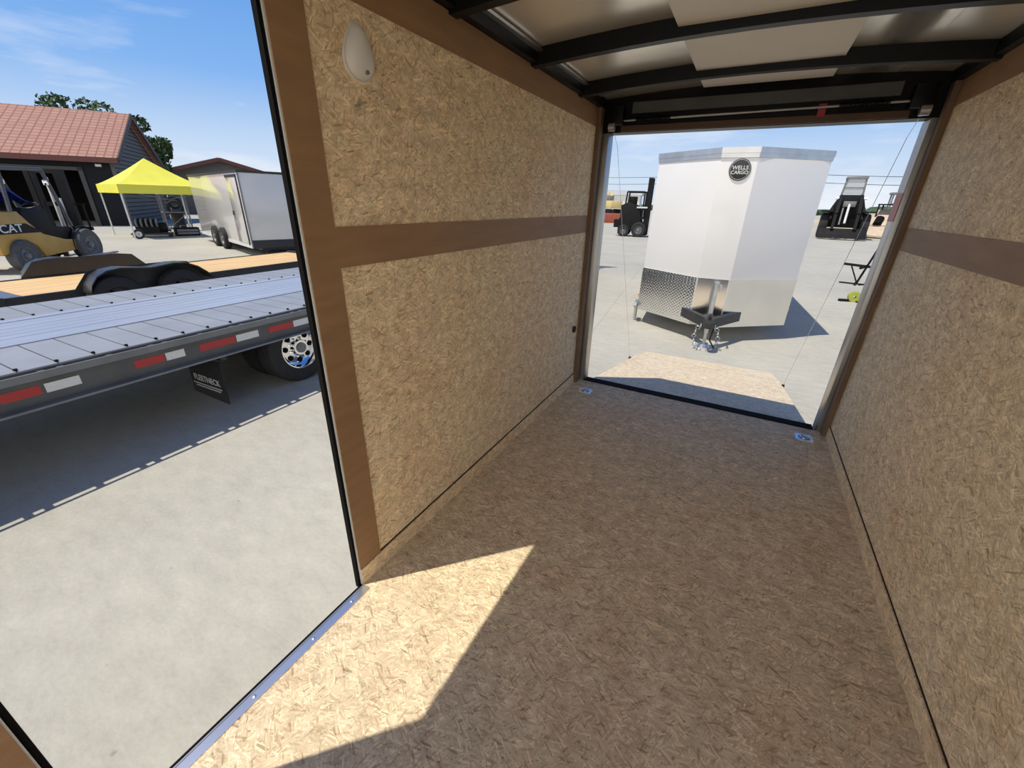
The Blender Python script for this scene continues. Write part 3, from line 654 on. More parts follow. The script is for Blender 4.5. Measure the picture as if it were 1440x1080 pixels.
for i in range(NX):
    for j in range(NY): tp.bm.faces.new((gridv[i][j], gridv[i+1][j], gridv[i+1][j+1], gridv[i][j+1]))
bmesh.ops.solidify(tp.bm, geom=list(tp.bm.faces), thickness=0.015)
tarp = tp.build('tarp', 'blue'); tarp.location = FK.location; tarp.rotation_euler = FK.rotation_euler
tag(tarp, 'crumpled dark blue tarp heaped over the seat of the yellow forklift', 'tarp')

# ================================================================= barn
BD = thing('barn', 'dark sided barn with pinkish red tile roof and a wide open bay', 'building', (-31.26, 11.9, 0), R_(143.95))
# local +X along the gable wall (away, to the right), +Y along the front wall to the left
EZ, RZ, WG, LB = 3.14+G, 5.52+G, 8.65, 22.0
sl = (RZ-EZ)/(WG/2)
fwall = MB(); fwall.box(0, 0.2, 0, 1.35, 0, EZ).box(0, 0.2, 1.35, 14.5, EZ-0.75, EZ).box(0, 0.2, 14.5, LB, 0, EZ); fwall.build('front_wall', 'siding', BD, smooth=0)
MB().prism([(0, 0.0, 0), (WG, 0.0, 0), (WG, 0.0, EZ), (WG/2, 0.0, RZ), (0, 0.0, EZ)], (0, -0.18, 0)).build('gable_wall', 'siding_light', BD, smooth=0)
lap = MB(); z = 0.1
while z < RZ-0.3:
    half = WG/2 if z < EZ else (RZ-z)/sl
    lap.box(WG/2-half+0.05, WG/2+half-0.05, -0.20, -0.18, z, z+0.03); z += 0.22
lap.build('lap_edge', 'siding', BD, smooth=0)
MB().box(WG-0.2, WG, 0, LB, 0, EZ).build('back_wall', 'siding', BD, smooth=0)
MB().box(0, WG, LB, LB+0.2, 0, EZ).build('end_wall', 'siding', BD, smooth=0)
MB().box(5.4, 5.6, 0.0, LB, 0, EZ-0.05).build('bay_shade_sheet', 'dark_in', BD, smooth=0)  # near-black sheet, the deep shade inside the bay put into its colour
ov = 0.55
def roofside(x0, x1, z0, z1): return MB().hexa([(x0, -ov, z0), (x1, -ov, z1), (x1, LB+ov, z1), (x0, LB+ov, z0)], [(x0, -ov, z0+0.12), (x1, -ov, z1+0.12), (x1, LB+ov, z1+0.12), (x0, LB+ov, z0+0.12)])
roofside(-ov, WG/2, EZ-ov*sl, RZ).build('roof', 'tiles', BD, smooth=0)
roofside(WG+ov, WG/2, EZ-ov*sl, RZ).build('roof', 'tiles', BD, smooth=0)
fs = MB().box(-ov-0.05, -ov, -ov, LB+ov, EZ-ov*sl-0.14, EZ-ov*sl+0.12)
fs.build('eave_board', 'fascia', BD, smooth=0)
MB().beam((-ov, -ov-0.03, EZ-ov*sl+0.02), (WG/2, -ov-0.03, RZ+0.02), 0.06, 0.26).beam((WG/2, -ov-0.03, RZ+0.02), (WG+ov, -ov-0.03, EZ-ov*sl+0.02), 0.06, 0.30).build('rake_board', 'rake', BD, smooth=0)
MB().box(-0.06, 0, 1.2, 1.4, 0, EZ-0.7).box(-0.06, 0, 1.2, 14.7, EZ-0.85, EZ-0.68).build('bay_frame', 'satin_black', BD, smooth=0)
MB().box(-0.12, 0, 0.35, 0.6, EZ-0.62, EZ-0.5).build('wall_light', 'white_plastic', BD, smooth=0)
MB().box(2.0, 2.35, -0.32, -0.2, EZ+0.55, EZ+0.75).build('wall_light', 'white_plastic', BD, smooth=0)

# second building
B2 = thing('red_roofed_building', 'gabled building with dark red roof peeping over the box trailer roof', 'building', (-44.6, 25.3, 0), R_(60))
MB().prism([(-4.6, 0, 0), (4.6, 0, 0), (4.6, 0, 3.3), (0, 0, 4.6), (-4.6, 0, 3.3)], (0, 12, 0)).build('walls', 'siding_light', B2, smooth=0)
for s in (-1, 1): MB().hexa([(s*5.4, -0.6, 3.12), (0, -0.6, 4.62), (0, 12.6, 4.62), (s*5.4, 12.6, 3.12)], [(s*5.4, -0.6, 3.3), (0, -0.6, 4.8), (0, 12.6, 4.8), (s*5.4, 12.6, 3.3)]).build('roof', 'red_roof', B2, smooth=0)
MB().beam((-5.4, -0.66, 3.2), (0, -0.66, 4.7), 0.1, 0.3).beam((0, -0.66, 4.7), (5.4, -0.66, 3.2), 0.1, 0.3).build('rake_board', 'fascia', B2, smooth=0)

# ================================================================= trees
def tree(loc, h, r, lab, seed, n=1500):
    rnd = random.Random(seed)
    t = thing('tree', lab, 'tree', loc, 0, 'trees behind the barn')
    b = MB().cyl((0, 0, 0), (0, 0, h*0.7), 0.22, 10, 0.1)
    for i in range(7):
        a = rnd.uniform(0, 6.28); b.cyl((0, 0, h*rnd.uniform(0.4, 0.65)), (r*0.7*math.cos(a), r*0.7*math.sin(a), h*rnd.uniform(0.7, 0.92)), 0.08, 6, 0.03)
    b.build('trunk', 'bark', t)
    f = MB()
    blobs = [(rnd.gauss(0, r*0.45), rnd.gauss(0, r*0.45), h*rnd.uniform(0.55, 0.95), r*rnd.uniform(0.28, 0.5)) for _ in range(12)]
    for _ in range(n):
        bx, by, bz, br = rnd.choice(blobs)
        v = Vector((rnd.gauss(0, 1), rnd.gauss(0, 1), rnd.gauss(0, 1))).normalized()*br*rnd.uniform(0.6, 1.05)
        p = Vector((bx, by, bz))+v; a = Vector((rnd.gauss(0, 1), rnd.gauss(0, 1), rnd.gauss(0, 1))).normalized(); c = a.orthogonal().normalized(); s = rnd.uniform(0.10, 0.24)
        f.quad(p-a*s, p+c*s*0.6, p+a*s, p-c*s*0.6)
    f.build('foliage', 'leaf', t, smooth=0)
tree((-54.5, 19.0, 0), 8.9, 2.2, 'taller dark green tree showing above the barn roof ridge', 3)
tree((-49.0, 19.3, 0), 8.0, 1.8, 'smaller dark green tree above the right end of the barn ridge', 5)
tree((-46.5, 20.9, 0), 6.0, 1.7, 'low dark green tree past the barn gable, above the yellow tent', 9)

# ================================================================= yellow pop-up canopy
TN = thing('canopy_tent', 'bright yellow pop-up canopy on thin white legs beside the barn', 'tent', (-22.0, 8.4, 0), R_(172-90))
# local +Y along 163.5 deg (away), local +X along 73.5 deg (to the right)
S = 3.05; hv, hp = 1.83, 3.12
for x, y in ((0.05, 0.05), (S-0.05, 0.05), (0.05, S-0.05), (S-0.05, S-0.05)):
    MB().box(x-0.022, x+0.022, y-0.022, y+0.022, 0.0, hv+0.2).box(x-0.06, x+0.06, y-0.06, y+0.06, 0.0, 0.012).build('leg', 'white_tape', TN, smooth=0)
cn = MB(); K = 10
def ring(k):
    t = k/K; half = S/2*(1-t); z = hv+0.22+(hp-hv-0.22)*(t**1.35*0.55+t*0.45)
    return [(S/2+sx*half, S/2+sy*half, z) for sx, sy in ((-1, -1), (1, -1), (1, 1), (-1, 1))]
for k in range(K):
    A, B = ring(k), ring(k+1)
    for i in range(4):
        j = (i+1) % 4
        if k == K-1: cn.bm.faces.new([cn.bm.verts.new(p) for p in (A[i], A[j], B[i])])
        else: cn.quad(A[i], A[j], B[j], B[i])
bmesh.ops.remove_doubles(cn.bm, verts=cn.bm.verts, dist=1e-4)
bmesh.ops.solidify(cn.bm, geom=list(cn.bm.faces), thickness=0.01)
cn.build('roof', 'canvas', TN, smooth=0)
vl = MB()
for (a, b) in (((0, 0), (S, 0)), ((S, 0), (S, S)), ((S, S), (0, S)), ((0, S), (0, 0))):
    vl.beam((a[0], a[1], hv+0.07), (b[0], b[1], hv+0.07), 0.01, 0.33)
vl.build('valance', 'canvas', TN, smooth=0)
br = MB()
for y in (0.05, S-0.05):
    br.beam((0.05, y, hv+0.02), (S/2, y, hv-0.3), 0.02, 0.02).beam((S/2, y, hv-0.3), (S-0.05, y, hv+0.02), 0.02, 0.02)
br.build('truss', 'machine_grey', TN, smooth=0)

# equipment under and behind the canopy
def L2W(u, v): # tent local to world
    a = R_(172-90); return (-22.0+u*math.cos(a)-v*math.sin(a), 8.4+u*math.sin(a)+v*math.cos(a), 0)
EN = thing('engine', 'dark stripped engine on a low dolly under the yellow canopy', 'engine', L2W(0.9, 0.9), R_(60))
MB().box(-0.7, 0.7, -0.35, 0.35, 0.12, 0.18).build('dolly', 'satin_black', EN, 0.01)
e1 = MB().box(-0.5, 0.3, -0.25, 0.25, 0.18, 0.55).cyl((-0.4, 0, 0.6), (0.25, 0, 0.6), 0.16, 12).cyl((0.3, 0, 0.4), (0.55, 0, 0.4), 0.2, 16); e1.build('block', 'machine', EN)
ep = MB()
for i in range(5): ep.tube([(-0.42+i*0.17, -0.26, 0.45), (-0.42+i*0.17, -0.38, 0.62), (-0.42+i*0.17, -0.2, 0.74)], 0.035, 8)
ep.build('exhaust', 'machine_grey', EN)
for x in (-0.6, 0.6):
    for y in (-0.28, 0.28): MB().cyl((x, y-0.03, 0.06), (x, y+0.03, 0.06), 0.06, 14).build('caster', 'rubber', EN)
TB = thing('toolbox', 'black low tool chest on the ground under the yellow canopy', 'toolbox', L2W(2.2, 1.0), R_(75))
MB().box(-0.45, 0.45, -0.25, 0.25, 0, 0.36).build('chest', 'machine', TB, 0.02)
for z in (0.08, 0.2): MB().box(-0.40, 0.40, -0.262, -0.251, z, z+0.09).build('drawer', 'machine_grey', TB, smooth=0)
MB().tube([(-0.2, 0, 0.36), (-0.2, 0, 0.43), (0.2, 0, 0.43), (0.2, 0, 0.36)], 0.014, 8).build('handle', 'galv', TB)
WH = thing('parts_wheel', 'small pale wheel leaning at the front canopy leg', 'wheel', L2W(0.25, 0.28), R_(70))
wheel(WH, (0, -0.1, 0.19), (0, -1, 0), 0.19, 0.12, 0.11, 'rubber', 'white_tape', 0)
CGE = thing('wire_cage', 'tall dark wire cage cart between the yellow canopy and the box trailer', 'cage', (-25.6, 11.3, 0), R_(72))
cg = MB()
for x in (0, 1.0):
    for y in (0, 0.9): cg.box(x-0.03, x+0.03, y-0.03, y+0.03, 0.1, 1.75)
for z in (0.12, 0.9, 1.72):
    cg.beam((0, 0, z), (1, 0, z), 0.05, 0.05).beam((0, 0.9, z), (1, 0.9, z), 0.05, 0.05).beam((0, 0, z), (0, 0.9, z), 0.05, 0.05).beam((1, 0, z), (1, 0.9, z), 0.05, 0.05)
cg.beam((0, 0, 0.12), (1, 0, 0.9), 0.03, 0.03).build('frame', 'machine_grey', CGE, smooth=0)
MB().cyl((0.55, 0.45, 0.15), (0.55, 0.45, 0.95), 0.28, 16).torus((0.5, 0.1, 1.1), (0, 1, 0), 0.3, 0.07, 20, 8).torus((0.55, 0.4, 1.35), (0.2, 1, 0.3), 0.25, 0.07, 20, 8).build('hose_reel', 'rubber', CGE)
for x in (0.05, 0.95):
    for y in (0.05, 0.85): MB().cyl((x, y-0.03, 0.05), (x, y+0.03, 0.05), 0.05, 12).build('caster', 'rubber', CGE)

# ================================================================= white box trailer at the left
BT = thing('box_trailer', 'white tandem box trailer with side door beside the yellow canopy', 'trailer', (-13.3, 8.02, 0), R_(163.5))
# local +X runs away along the near side, -Y is ... right face runs along local -Y
LX, WY, zb, zt = 6.9, 2.5, 0.27, 2.40
MB().box(0, LX, -WY, 0, zb, zt).build('body', 'white_alu', BT, 0.01)
MB().box(-0.03, LX+0.03, -WY-0.03, 0.03, zt, zt+0.06).build('roof_trim', 'satin_black', BT, smooth=0)
MB().box(-0.02, 0.012, -0.012, 0.02, zb, zt).build('corner_trim', 'machine_grey', BT, smooth=0)
dr = MB().box(0.25, 1.35, 0.001, 0.02, zb+0.12, zt-0.12).build('side_door', 'white_alu', BT, 0.004)
MB().box(0.20, 0.25, 0.001, 0.03, zb+0.08, zt-0.06).box(0.25, 1.38, 0.001, 0.03, zt-0.12, zt-0.05).build('seal', 'satin_black', dr, smooth=0)
MB().box(1.15, 1.25, 0.021, 0.05, 1.2, 1.32).build('handle', 'satin_black', dr, 0.005)
MB().box(0.0, LX, 0.001, 0.015, zb, zb+0.10).build('skirt', 'white_tape', BT, smooth=0)
MB().box(-0.012, -0.001, -WY, 0, zb, zb+0.24).build('undercarriage', 'satin_black', BT, smooth=0)
for x in (3.15, 4.3):
    wheel(BT, (x, 0.02, 0.36), (0, 1, 0), 0.36, 0.22, 0.2, 'rubber', 'machine_grey', 5)
    wheel(BT, (x, -WY-0.02, 0.36), (0, -1, 0), 0.36, 0.22, 0.2, 'rubber', 'machine_grey', 0)
MB().box(0.2, LX-0.3, -WY+0.3, -0.3, 0.18, 0.27).build('frame', 'satin_black', BT, smooth=0)
MB().beam((0.4, -0.5, 0.0), (0.4, -0.5, 0.26), 0.1, 0.1).beam((0.4, -WY+0.5, 0.0), (0.4, -WY+0.5, 0.26), 0.1, 0.1).build('stand', 'satin_black', BT, smooth=0)

# ================================================================= white cargo trailer behind the ramp
CT = thing('cargo_trailer', 'white v-nosed cargo trailer with polished metal stone guard facing the open ramp', 'trailer', (-0.16, 7.12, 0), R_(5))
ol = [(-1.06, 0.0), (-0.25, -0.62), (0.17, -0.62), (1.06, 0.0), (1.06, 4.9), (-1.06, 4.9)]
def outl(o): # offset the nose outwards a little
    return [(-1.06-o, 0.0-o*0.4), (-0.25-o*0.35, -0.62-o), (0.17+o*0.35, -0.62-o), (1.06+o, 0.0-o*0.4), (1.06+o, 4.9), (-1.06-o, 4.9)]
MB().prism([(x, y, 0.26) for x, y in ol], (0, 0, 2.21)).build('body', 'white_paint', CT, 0.004)
MB().prism([(x, y, 2.38) for x, y in outl(0.012)], (0, 0, 0.05)).prism([(x, y, 2.43) for x, y in outl(0.02)], (0, 0, 0.065)).build('top_trim', 'galv', CT, smooth=0)
def guard(i, j, o, z0, z1, m, nm):
    a = Vector((*outl(o)[i], 0)); b = Vector((*outl(o)[j], 0)); a2 = Vector((*ol[i], 0)); b2 = Vector((*ol[j], 0))
    return MB().hexa([(a.x, a.y, z0), (b.x, b.y, z0), (b2.x, b2.y, z0), (a2.x, a2.y, z0)], [(a.x, a.y, z1), (b.x, b.y, z1), (b2.x, b2.y, z1), (a2.x, a2.y, z1)]).build(nm, m, CT, smooth=0)
guard(0, 1, 0.008, 0.22, 0.89, 'tread', 'stone_guard')['label'] = 'left tread plate panel'
guard(1, 2, 0.008, 0.22, 0.89, 'polished', 'stone_guard')
guard(2, 3, 0.008, 0.22, 0.89, 'polished', 'stone_guard')
for x in (-0.255, 0.155): MB().box(x, x+0.02, -0.640, -0.628, 0.22, 0.90).build('guard_edge', 'alu', CT, smooth=0)
em = MB().lathe([(0.0001, 0.012), (0.118, 0.012), (0.125, 0.008), (0.125, 0.0)], (-0.01, -0.622, 2.245), (0, -1, 0), 40, closed=False)
EM = em.build('emblem', 'satin_black', CT)
text('lettering', 'WELLS', 0.062, 'white_tape', EM, (-0.01, -0.635, 2.265), (R_(90), 0, 0), 0.001, 1.0)
text('lettering', 'CARGO', 0.056, 'white_tape', EM, (-0.01, -0.635, 2.212), (R_(90), 0, 0), 0.001, 1.0)
MB().torus((-0.01, -0.634, 2.245), (0, 1, 0), 0.112, 0.0018, 40, 6).build('ring', 'white_tape', EM)
fr = MB()
fr.beam((-0.50, -0.25, 0.37), (-0.02, -1.06, 0.37), 0.075, 0.13).beam((0.50, -0.25, 0.37), (0.02, -1.06, 0.37), 0.075, 0.13)
fr.beam((-0.62, 0.10, 0.32), (0.62, 0.10, 0.32), 0.06, 0.1)
fr.build('tongue', 'satin_black', CT, smooth=0)
MB().box(-0.06, 0.06, -1.20, -1.00, 0.34, 0.44).cyl((0, -1.24, 0.34), (0, -1.24, 0.43), 0.055, 16).box(-0.02, 0.02, -1.15, -1.05, 0.44, 0.50).build('coupler', 'satin_black', CT, 0.006)
jk = MB().cyl((0.0, -0.94, 0.20), (0.0, -0.94, 0.86), 0.030, 14).cyl((0.0, -0.94, 0.04), (0.0, -0.94, 0.30), 0.022, 12)
jk.build('jack_tube', 'galv', CT)
MB().cyl((0.0, -0.94, 0.0), (0.0, -0.94, 0.05), 0.085, 18, 0.06).build('jack_foot', 'galv', CT)
MB().tube([(0, -0.94, 0.84), (0.05, -0.98, 0.87), (0.05, -1.10, 0.87), (0.05, -1.10, 0.80)], 0.012, 8).cyl((0, -0.94, 0.86), (0, -0.94, 0.90), 0.04, 12).build('jack_crank', 'galv', CT)
for sx in (-1, 1):
    ch = MB()
    for i in range(9):
        t = i/8; p = Vector((sx*(0.05+0.10*math.sin(t*3.1)), -1.02-0.12*t, 0.34-0.33*t+0.03*math.sin(t*6)))
        ch.torus(p, (1, 0.2, 0) if i % 2 else (0.2, 1, 0.4), 0.026, 0.006, 12, 6)
    ch.build('safety_chain', 'galv', CT)
MB().tube([(0.03, -0.62, 0.42), (0.10, -0.85, 0.32), (0.06, -1.0, 0.12), (0.12, -1.15, 0.06)], 0.010, 8).build('plug_cable', 'rubber', CT)
for sx in (-1, 1):
    mk = MB().box(min(sx*1.061, sx*1.09), max(sx*1.061, sx*1.09), 0.05, 0.13, 0.42, 0.46).build('marker_lamp', 'lamp', CT, 0.004)
    for y in (2.3,):
        wheel(CT, (sx*0.93, y, 0.34), (sx, 0, 0), 0.34, 0.2, 0.19, 'rubber', 'machine_grey', 5)
MB().beam((-0.75, 0.3, 0.24), (-0.75, 4.8, 0.24), 0.06, 0.1).beam((0.75, 0.3, 0.24), (0.75, 4.8, 0.24), 0.06, 0.1).build('frame_rail', 'satin_black', CT, smooth=0)
MB().beam((-1.11, -0.05, 0.30), (-1.11, 0.22, 0.20), 0.06, 0.05).cyl((-1.10, 0.1, 0.02), (-1.10, 0.1, 0.35), 0.025, 10).build('step_bracket', 'galv', CT, smooth=0)

# ================================================================= yard machines, far right and left
LD = thing('wheel_loader', 'black wheel loader with narrow glazed cab at the far edge of the yard', 'loader', (5.75, 37.4, 0), R_(-6))
MB().prism([(-0.95, 0, 0.7), (0.95, 0, 0.7), (1.0, 0, 1.7), (0.62, 0, 2.75), (-0.62, 0, 2.75), (-1.0, 0, 1.7)], (0, 2.4, 0)).build('body', 'machine', LD, 0.03)
cb = MB()
for x in (-0.5, 0.5):
    for y in (0.25, 1.5): cb.beam((x*1.15, y, 2.7), (x, y, 3.75), 0.09, 0.09, (0, 1, 0))
cb.box(-0.58, 0.58, 0.15, 1.6, 3.72, 3.85).box(-0.52, 0.52, 0.2, 0.28, 3.15, 3.22)
cb.build('cab', 'machine_grey', LD)
MB().box(-0.48, 0.48, 0.23, 0.25, 3.22, 3.70).build('windscreen', 'glass', LD, smooth=0)
MB().box(-0.50, 0.50, 0.23, 0.25, 2.78, 3.14).build('windscreen', 'glass', LD, smooth=0)
for x in (-1.12, 1.12):
    wheel(LD, (x, 0.0, 0.80), (math.copysign(1, x), 0, 0), 0.80, 0.5, 0.40, 'rubber', 'machine', 0)
    wheel(LD, (x, 2.0, 0.85), (math.copysign(1, x), 0, 0), 0.85, 0.5, 0.42, 'rubber', 'machine', 0)
for x in (-0.55, 0.55):
    MB().beam((x, 0.1, 2.5), (x*1.1, -1.1, 1.5), 0.18, 0.34).beam((x*1.1, -1.1, 1.5), (x*1.1, -1.5, 0.6), 0.16, 0.26).build('boom', 'machine', LD, smooth=0)
    MB().beam((x*1.6, -0.1, 1.9), (x*1.5, -0.9, 1.2), 0.12, 0.2).build('side_arm', 'machine', LD, smooth=0)
MB().cyl((0.0, -0.1, 2.3), (0, -1.0, 1.0), 0.07, 10).build('ram', 'white_tape', LD)
MB().cyl((-0.28, -0.1, 2.0), (-0.28, -1.1, 0.9), 0.05, 10).build('ram', 'machine_grey', LD)
MB().box(-0.35, 0.35, -0.25, -0.05, 2.0, 2.35).build('grille', 'machine_grey', LD, 0.02)
side(-1.3, 1.3, [(-1.3, 0.25), (-1.25, 0.62), (-1.40, 0.70), (-1.75, 0.30), (-2.1, 0.12), (-1.4, 0.1)]).build('bucket', 'machine', LD, 0.02)
for x in (-1.12, 1.12): MB().box(x-0.34, x+0.34, -0.9, 0.9, 1.66, 1.76).build('mudguard', 'machine', LD, 0.02)
for x in (-0.75, 0.75): MB().box(x-0.1, x+0.1, 0.0, 0.12, 2.45, 2.62).build('work_light', 'chrome', LD, 0.01)
SS = thing('skid_steer', 'small tan skid steer parked right of the black wheel loader', 'loader', (8.65, 41.2, 0), R_(-25))
side(-0.65, 0.65, [(-0.9, 0.35), (-0.9, 0.9), (-0.5, 1.3), (0.4, 1.9), (1.1, 1.7), (1.2, 0.4)]).build('body', 'tan', SS, 0.04)
MB().cyl((-0.1, -0.95, 0.9), (-0.1, -0.6, 1.35), 0.25, 16).build('port', 'dark_in', SS)
ck = MB()
for x in (-0.5, 0.5):
    for y in (-0.3, 0.7): ck.box(x-0.04, x+0.04, y-0.04, y+0.04, 1.3, 2.25)
ck.box(-0.56, 0.56, -0.36, 0.76, 2.2, 2.28).build('cab', 'machine', SS, smooth=0)
for x in (-0.82, 0.82):
    for y in (-0.5, 0.65): wheel(SS, (x, y, 0.42), (math.copysign(1, x), 0, 0), 0.42, 0.3, 0.2, 'rubber', 'tan', 0)
side(-0.8, 0.8, [(-1.0, 0.3), (-1.0, 0.8), (-1.6, 0.2), (-1.6, 0.06), (-1.0, 0.05)]).build('bucket', 'tan', SS, 0.02)
MB().beam((-0.72, 0.9, 1.7), (-0.72, -1.0, 0.7), 0.1, 0.2).beam((0.72, 0.9, 1.7), (0.72, -1.0, 0.7), 0.1, 0.2).build('boom', 'tan', SS, smooth=0)
TR = thing('tractor', 'dark tractor cab standing behind the tan skid steer', 'tractor', (10.4, 46.5, 0), R_(-5))
MB().box(-0.6, 0.6, -1.4, 1.2, 0.8, 1.8).build('hood', 'machine', TR, 0.05)
tk = MB()
for x in (-0.6, 0.6):
    for y in (0.0, 1.2): tk.box(x-0.05, x+0.05, y-0.05, y+0.05, 1.8, 3.1)
tk.box(-0.75, 0.75, -0.15, 1.35, 3.05, 3.2).box(-0.6, 0.6, -0.04, 0.04, 2.3, 2.4).build('cab', 'machine_grey', TR, 0.01)
for x in (-0.95, 0.95):
    wheel(TR, (x, 0.8, 0.85), (math.copysign(1, x), 0, 0), 0.85, 0.45, 0.45, 'rubber', 'machine_grey', 0)
    wheel(TR, (x, -1.0, 0.5), (math.copysign(1, x), 0, 0), 0.5, 0.35, 0.25, 'rubber', 'machine_grey', 0)
TF = thing('mast_forklift', 'black mast forklift left of the white cargo trailer, far across the yard', 'forklift', (-5.95, 27.6, 0), R_(-84))
side(-0.55, 0.55, [(-1.0, 0.35), (-1.05, 1.75), (-0.6, 1.95), (0.05, 1.7), (0.2, 1.1), (0.28, 0.4)]).build('body', 'machine', TF, 0.04)
gq = MB()
for x in (-0.5, 0.5): gq.tube([(x, -0.8, 1.7), (x, -0.75, 2.5), (x, 0.25, 2.5), (x, 0.25, 1.0)], 0.045, 8)
for i in range(5): gq.cyl((-0.5, -0.70+i*0.26, 2.5), (0.5, -0.70+i*0.26, 2.5), 0.03, 6)
gq.build('overhead_guard', 'machine', TF)
mq = MB()
for x in (-0.35, 0.35): mq.box(x-0.10, x+0.10, 0.36, 0.62, 0.1, 3.25)
for z in (0.5, 1.1, 1.9, 2.5, 3.0): mq.box(-0.4, 0.4, 0.38, 0.58, z, z+0.2)
mq.build('mast', 'machine', TF, smooth=0)
MB().tube([(-0.62, -1.0, 1.2), (-0.7, -1.25, 0.9), (-0.6, -1.2, 0.1)], 0.06, 8).box(-0.3, 0.3, -1.4, -1.0, 0.5, 0.95).build('counterweight', 'machine', TF)
MB().box(-0.2, 0.2, -0.7, -0.2, 1.8, 2.25).build('seat', 'machine', TF, 0.05)
for x in (-0.3, 0.3): MB().box(x-0.06, x+0.06, 0.87, 1.9, 0.08, 0.13).box(x-0.06, x+0.06, 0.87, 0.93, 0.08, 0.8).build('fork', 'machine_grey', TF, smooth=0)
MB().box(-0.6, 0.6, -0.1, 0.5, 1.62, 1.70).build('platform', 'white_tape', TF, smooth=0)
for x in (-0.5, 0.5):
    wheel(TF, (x, 0.15, 0.42), (math.copysign(1, x), 0, 0), 0.42, 0.3, 0.22, 'rubber', 'machine_grey', 0)
    wheel(TF, (x, -0.75, 0.34), (math.copysign(1, x), 0, 0), 0.34, 0.26, 0.18, 'rubber', 'machine_grey', 0)

# jack stand and strap by the right rear post
JS = thing('jack_stand', 'black steel cross-shaped stand out on the concrete right of the cargo trailer', 'stand', (2.95, 14.2, 0), R_(-12))
MB().beam((0.02, 0, 0.02), (0.22, 0, 0.95), 0.05, 0.05).build('post', 'machine', JS, smooth=0)
MB().beam((-0.38, 0.0, 0.50), (0.42, 0.0, 0.46), 0.05, 0.06).beam((0.0, -0.3, 0.45), (0.12, 0.3, 0.47), 0.05, 0.05).build('arm', 'machine', JS, smooth=0)
MB().beam((-0.35, 0, 0.02), (0.35, 0, 0.02), 0.05, 0.03).beam((0, -0.25, 0.02), (0, 0.25, 0.02), 0.05, 0.03).beam((-0.20, 0.0, 0.46), (0.02, 0.0, 0.05), 0.03, 0.03).build('foot', 'machine', JS, smooth=0)
ST = thing('strap_roll', 'small yellow-green ratchet strap bundle lying on the concrete', 'strap', (2.45, 11.35, 0), R_(20))
MB().lathe([(0.03, -0.05), (0.11, -0.05), (0.11, 0.05), (0.03, 0.05)], (0, 0, 0.11), (0.3, 1, 0), 20).build('roll', 'hivis', ST)
MB().box(-0.28, -0.09, -0.04, 0.04, 0.0, 0.05).build('buckle', 'machine', ST, 0.01)
MB().box(0.02, 0.12, -0.25, -0.05, 0.0, 0.03).build('loose_end', 'machine', ST, 0.01)

# ================================================================= far background
YM = thing('excavator', 'yellow excavator far off, seen through the gap by the left rear post', 'excavator', (-24.5, 88, 0), R_(40))
MB().box(-1.2, 1.2, -1.5, 1.5, 1.0, 2.4).build('house', 'yellow', YM, 0.1)
for x in (-1.1, 1.1): MB().box(x-0.3, x+0.3, -1.9, 1.9, 0, 0.9).build('track', 'machine', YM, 0.15)
MB().beam((0.5, 1.2, 1.8), (0.5, 3.2, 4.0), 0.4, 0.5).beam((0.5, 3.2, 4.0), (0.5, 5.2, 1.6), 0.35, 0.4).build('arm', 'yellow', YM, smooth=0)
MB().box(-1.1, 0.1, 0.2, 1.5, 2.4, 3.3).build('cab', 'machine_grey', YM, 0.05)
SH = thing('storage_shed', 'long pale shed on the horizon by the left rear post', 'building', (-38, 130, 0), R_(8))
MB().box(-9, 9, 0, 8, 0, 4.2).build('walls', 'shed', SH, smooth=0)
MB().prism([(-9.4, -0.4, 4.2), (-9.4, 8.4, 4.2), (-9.4, 4, 5.6)], (18.8, 0, 0)).build('roof', 'grey_far', SH, smooth=0)
RB = thing('container', 'rusty red shipping container low on the horizon by the left rear post', 'container', (-12.9, 45, 0), R_(12))
MB().box(-3, 1.8, 0, 2.4, 0.0, 0.9).build('body', 'rust', RB, 0.03)
cgm = MB()
for i in range(15): cgm.box(-2.9+i*0.3, -2.8+i*0.3, -0.03, 0.0, 0.1, 0.85)
cgm.build('corrugation', 'rust', RB, smooth=0)
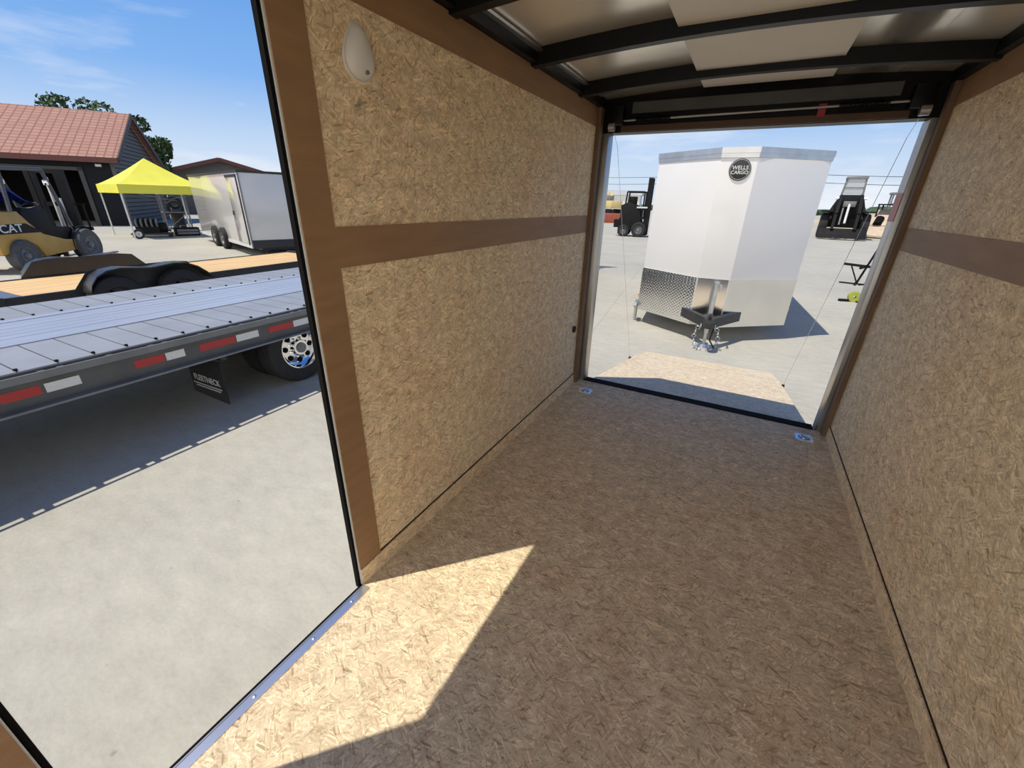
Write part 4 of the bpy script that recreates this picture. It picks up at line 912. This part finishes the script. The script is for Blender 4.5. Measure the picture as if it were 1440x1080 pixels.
SP = thing('soil_pile', 'low heap of dusty earth on the far yard edge', 'pile', (14.5, 62, 0), 0)
sm = MB(); NN = 20
rg = []
for k in range(7):
    r_ = 7*(1-k/6); rg.append([sm.bm.verts.new((r_*1.6*math.cos(2*math.pi*i/NN), r_*math.sin(2*math.pi*i/NN), 1.9*(k/6)**0.8+random.uniform(-.1, .1)*(k > 0))) for i in range(NN)])
for A, B in zip(rg, rg[1:]):
    for i in range(NN): sm.bm.faces.new((A[i], A[(i+1) % NN], B[(i+1) % NN], B[i]))
bmesh.ops.remove_doubles(sm.bm, verts=sm.bm.verts, dist=1e-4)
sm.build('mound', 'dust', SP)
hd = MB()
for i in range(60):
    x = -210+i*7; h_ = 1.6+1.6*random.random(); y = 175+random.uniform(-8, 8)
    hd.lathe([(4.8, 0), (5.0, h_*0.5), (3.4, h_*0.9), (0.05, h_)], (x, y, 0), (0, 0, 1), 9, closed=False)
tag(hd.build('treeline', 'leaf'), 'thin dark treeline along the far horizon', 'trees', None, 'stuff')
# power line
for x in (-60, 0.0, 62):
    p = thing('utility_pole', 'wooden utility pole with a cross arm carrying the wires behind the yard', 'pole', (x, 110, 0), 0, 'utility poles behind the yard')
    if x == 0.0: p['label'] = 'wooden utility pole hidden by the white cargo trailer'
    elif x < 0: p['label'] = 'wooden utility pole at the left end of the far wires'
    else: p['label'] = 'wooden utility pole at the right end of the far wires'
    MB().cyl((0, 0, 0), (0, 0, 9.2), 0.16, 10, 0.11).build('shaft', 'bark', p)
    MB().box(-1.2, 1.2, -0.07, 0.07, 8.5, 8.68).build('cross_arm', 'bark', p, smooth=0)
for k, (dz, lab) in enumerate(((8.75, 'upper of the two thin wires crossing the sky behind the trailers'), (7.3, 'lower of the two thin wires crossing the sky behind the trailers'))):
    pts = []
    for a, b in ((-60, 0.0), (0.0, 62)):
        for i in range(13):
            t = i/12; pts.append((a+(b-a)*t, 110-0.4*k, dz-1.1*4*t*(1-t)))
    tag(MB().tube(pts, 0.05, 5).build('power_line', 'satin_black'), lab, 'wire', 'power lines behind the yard')
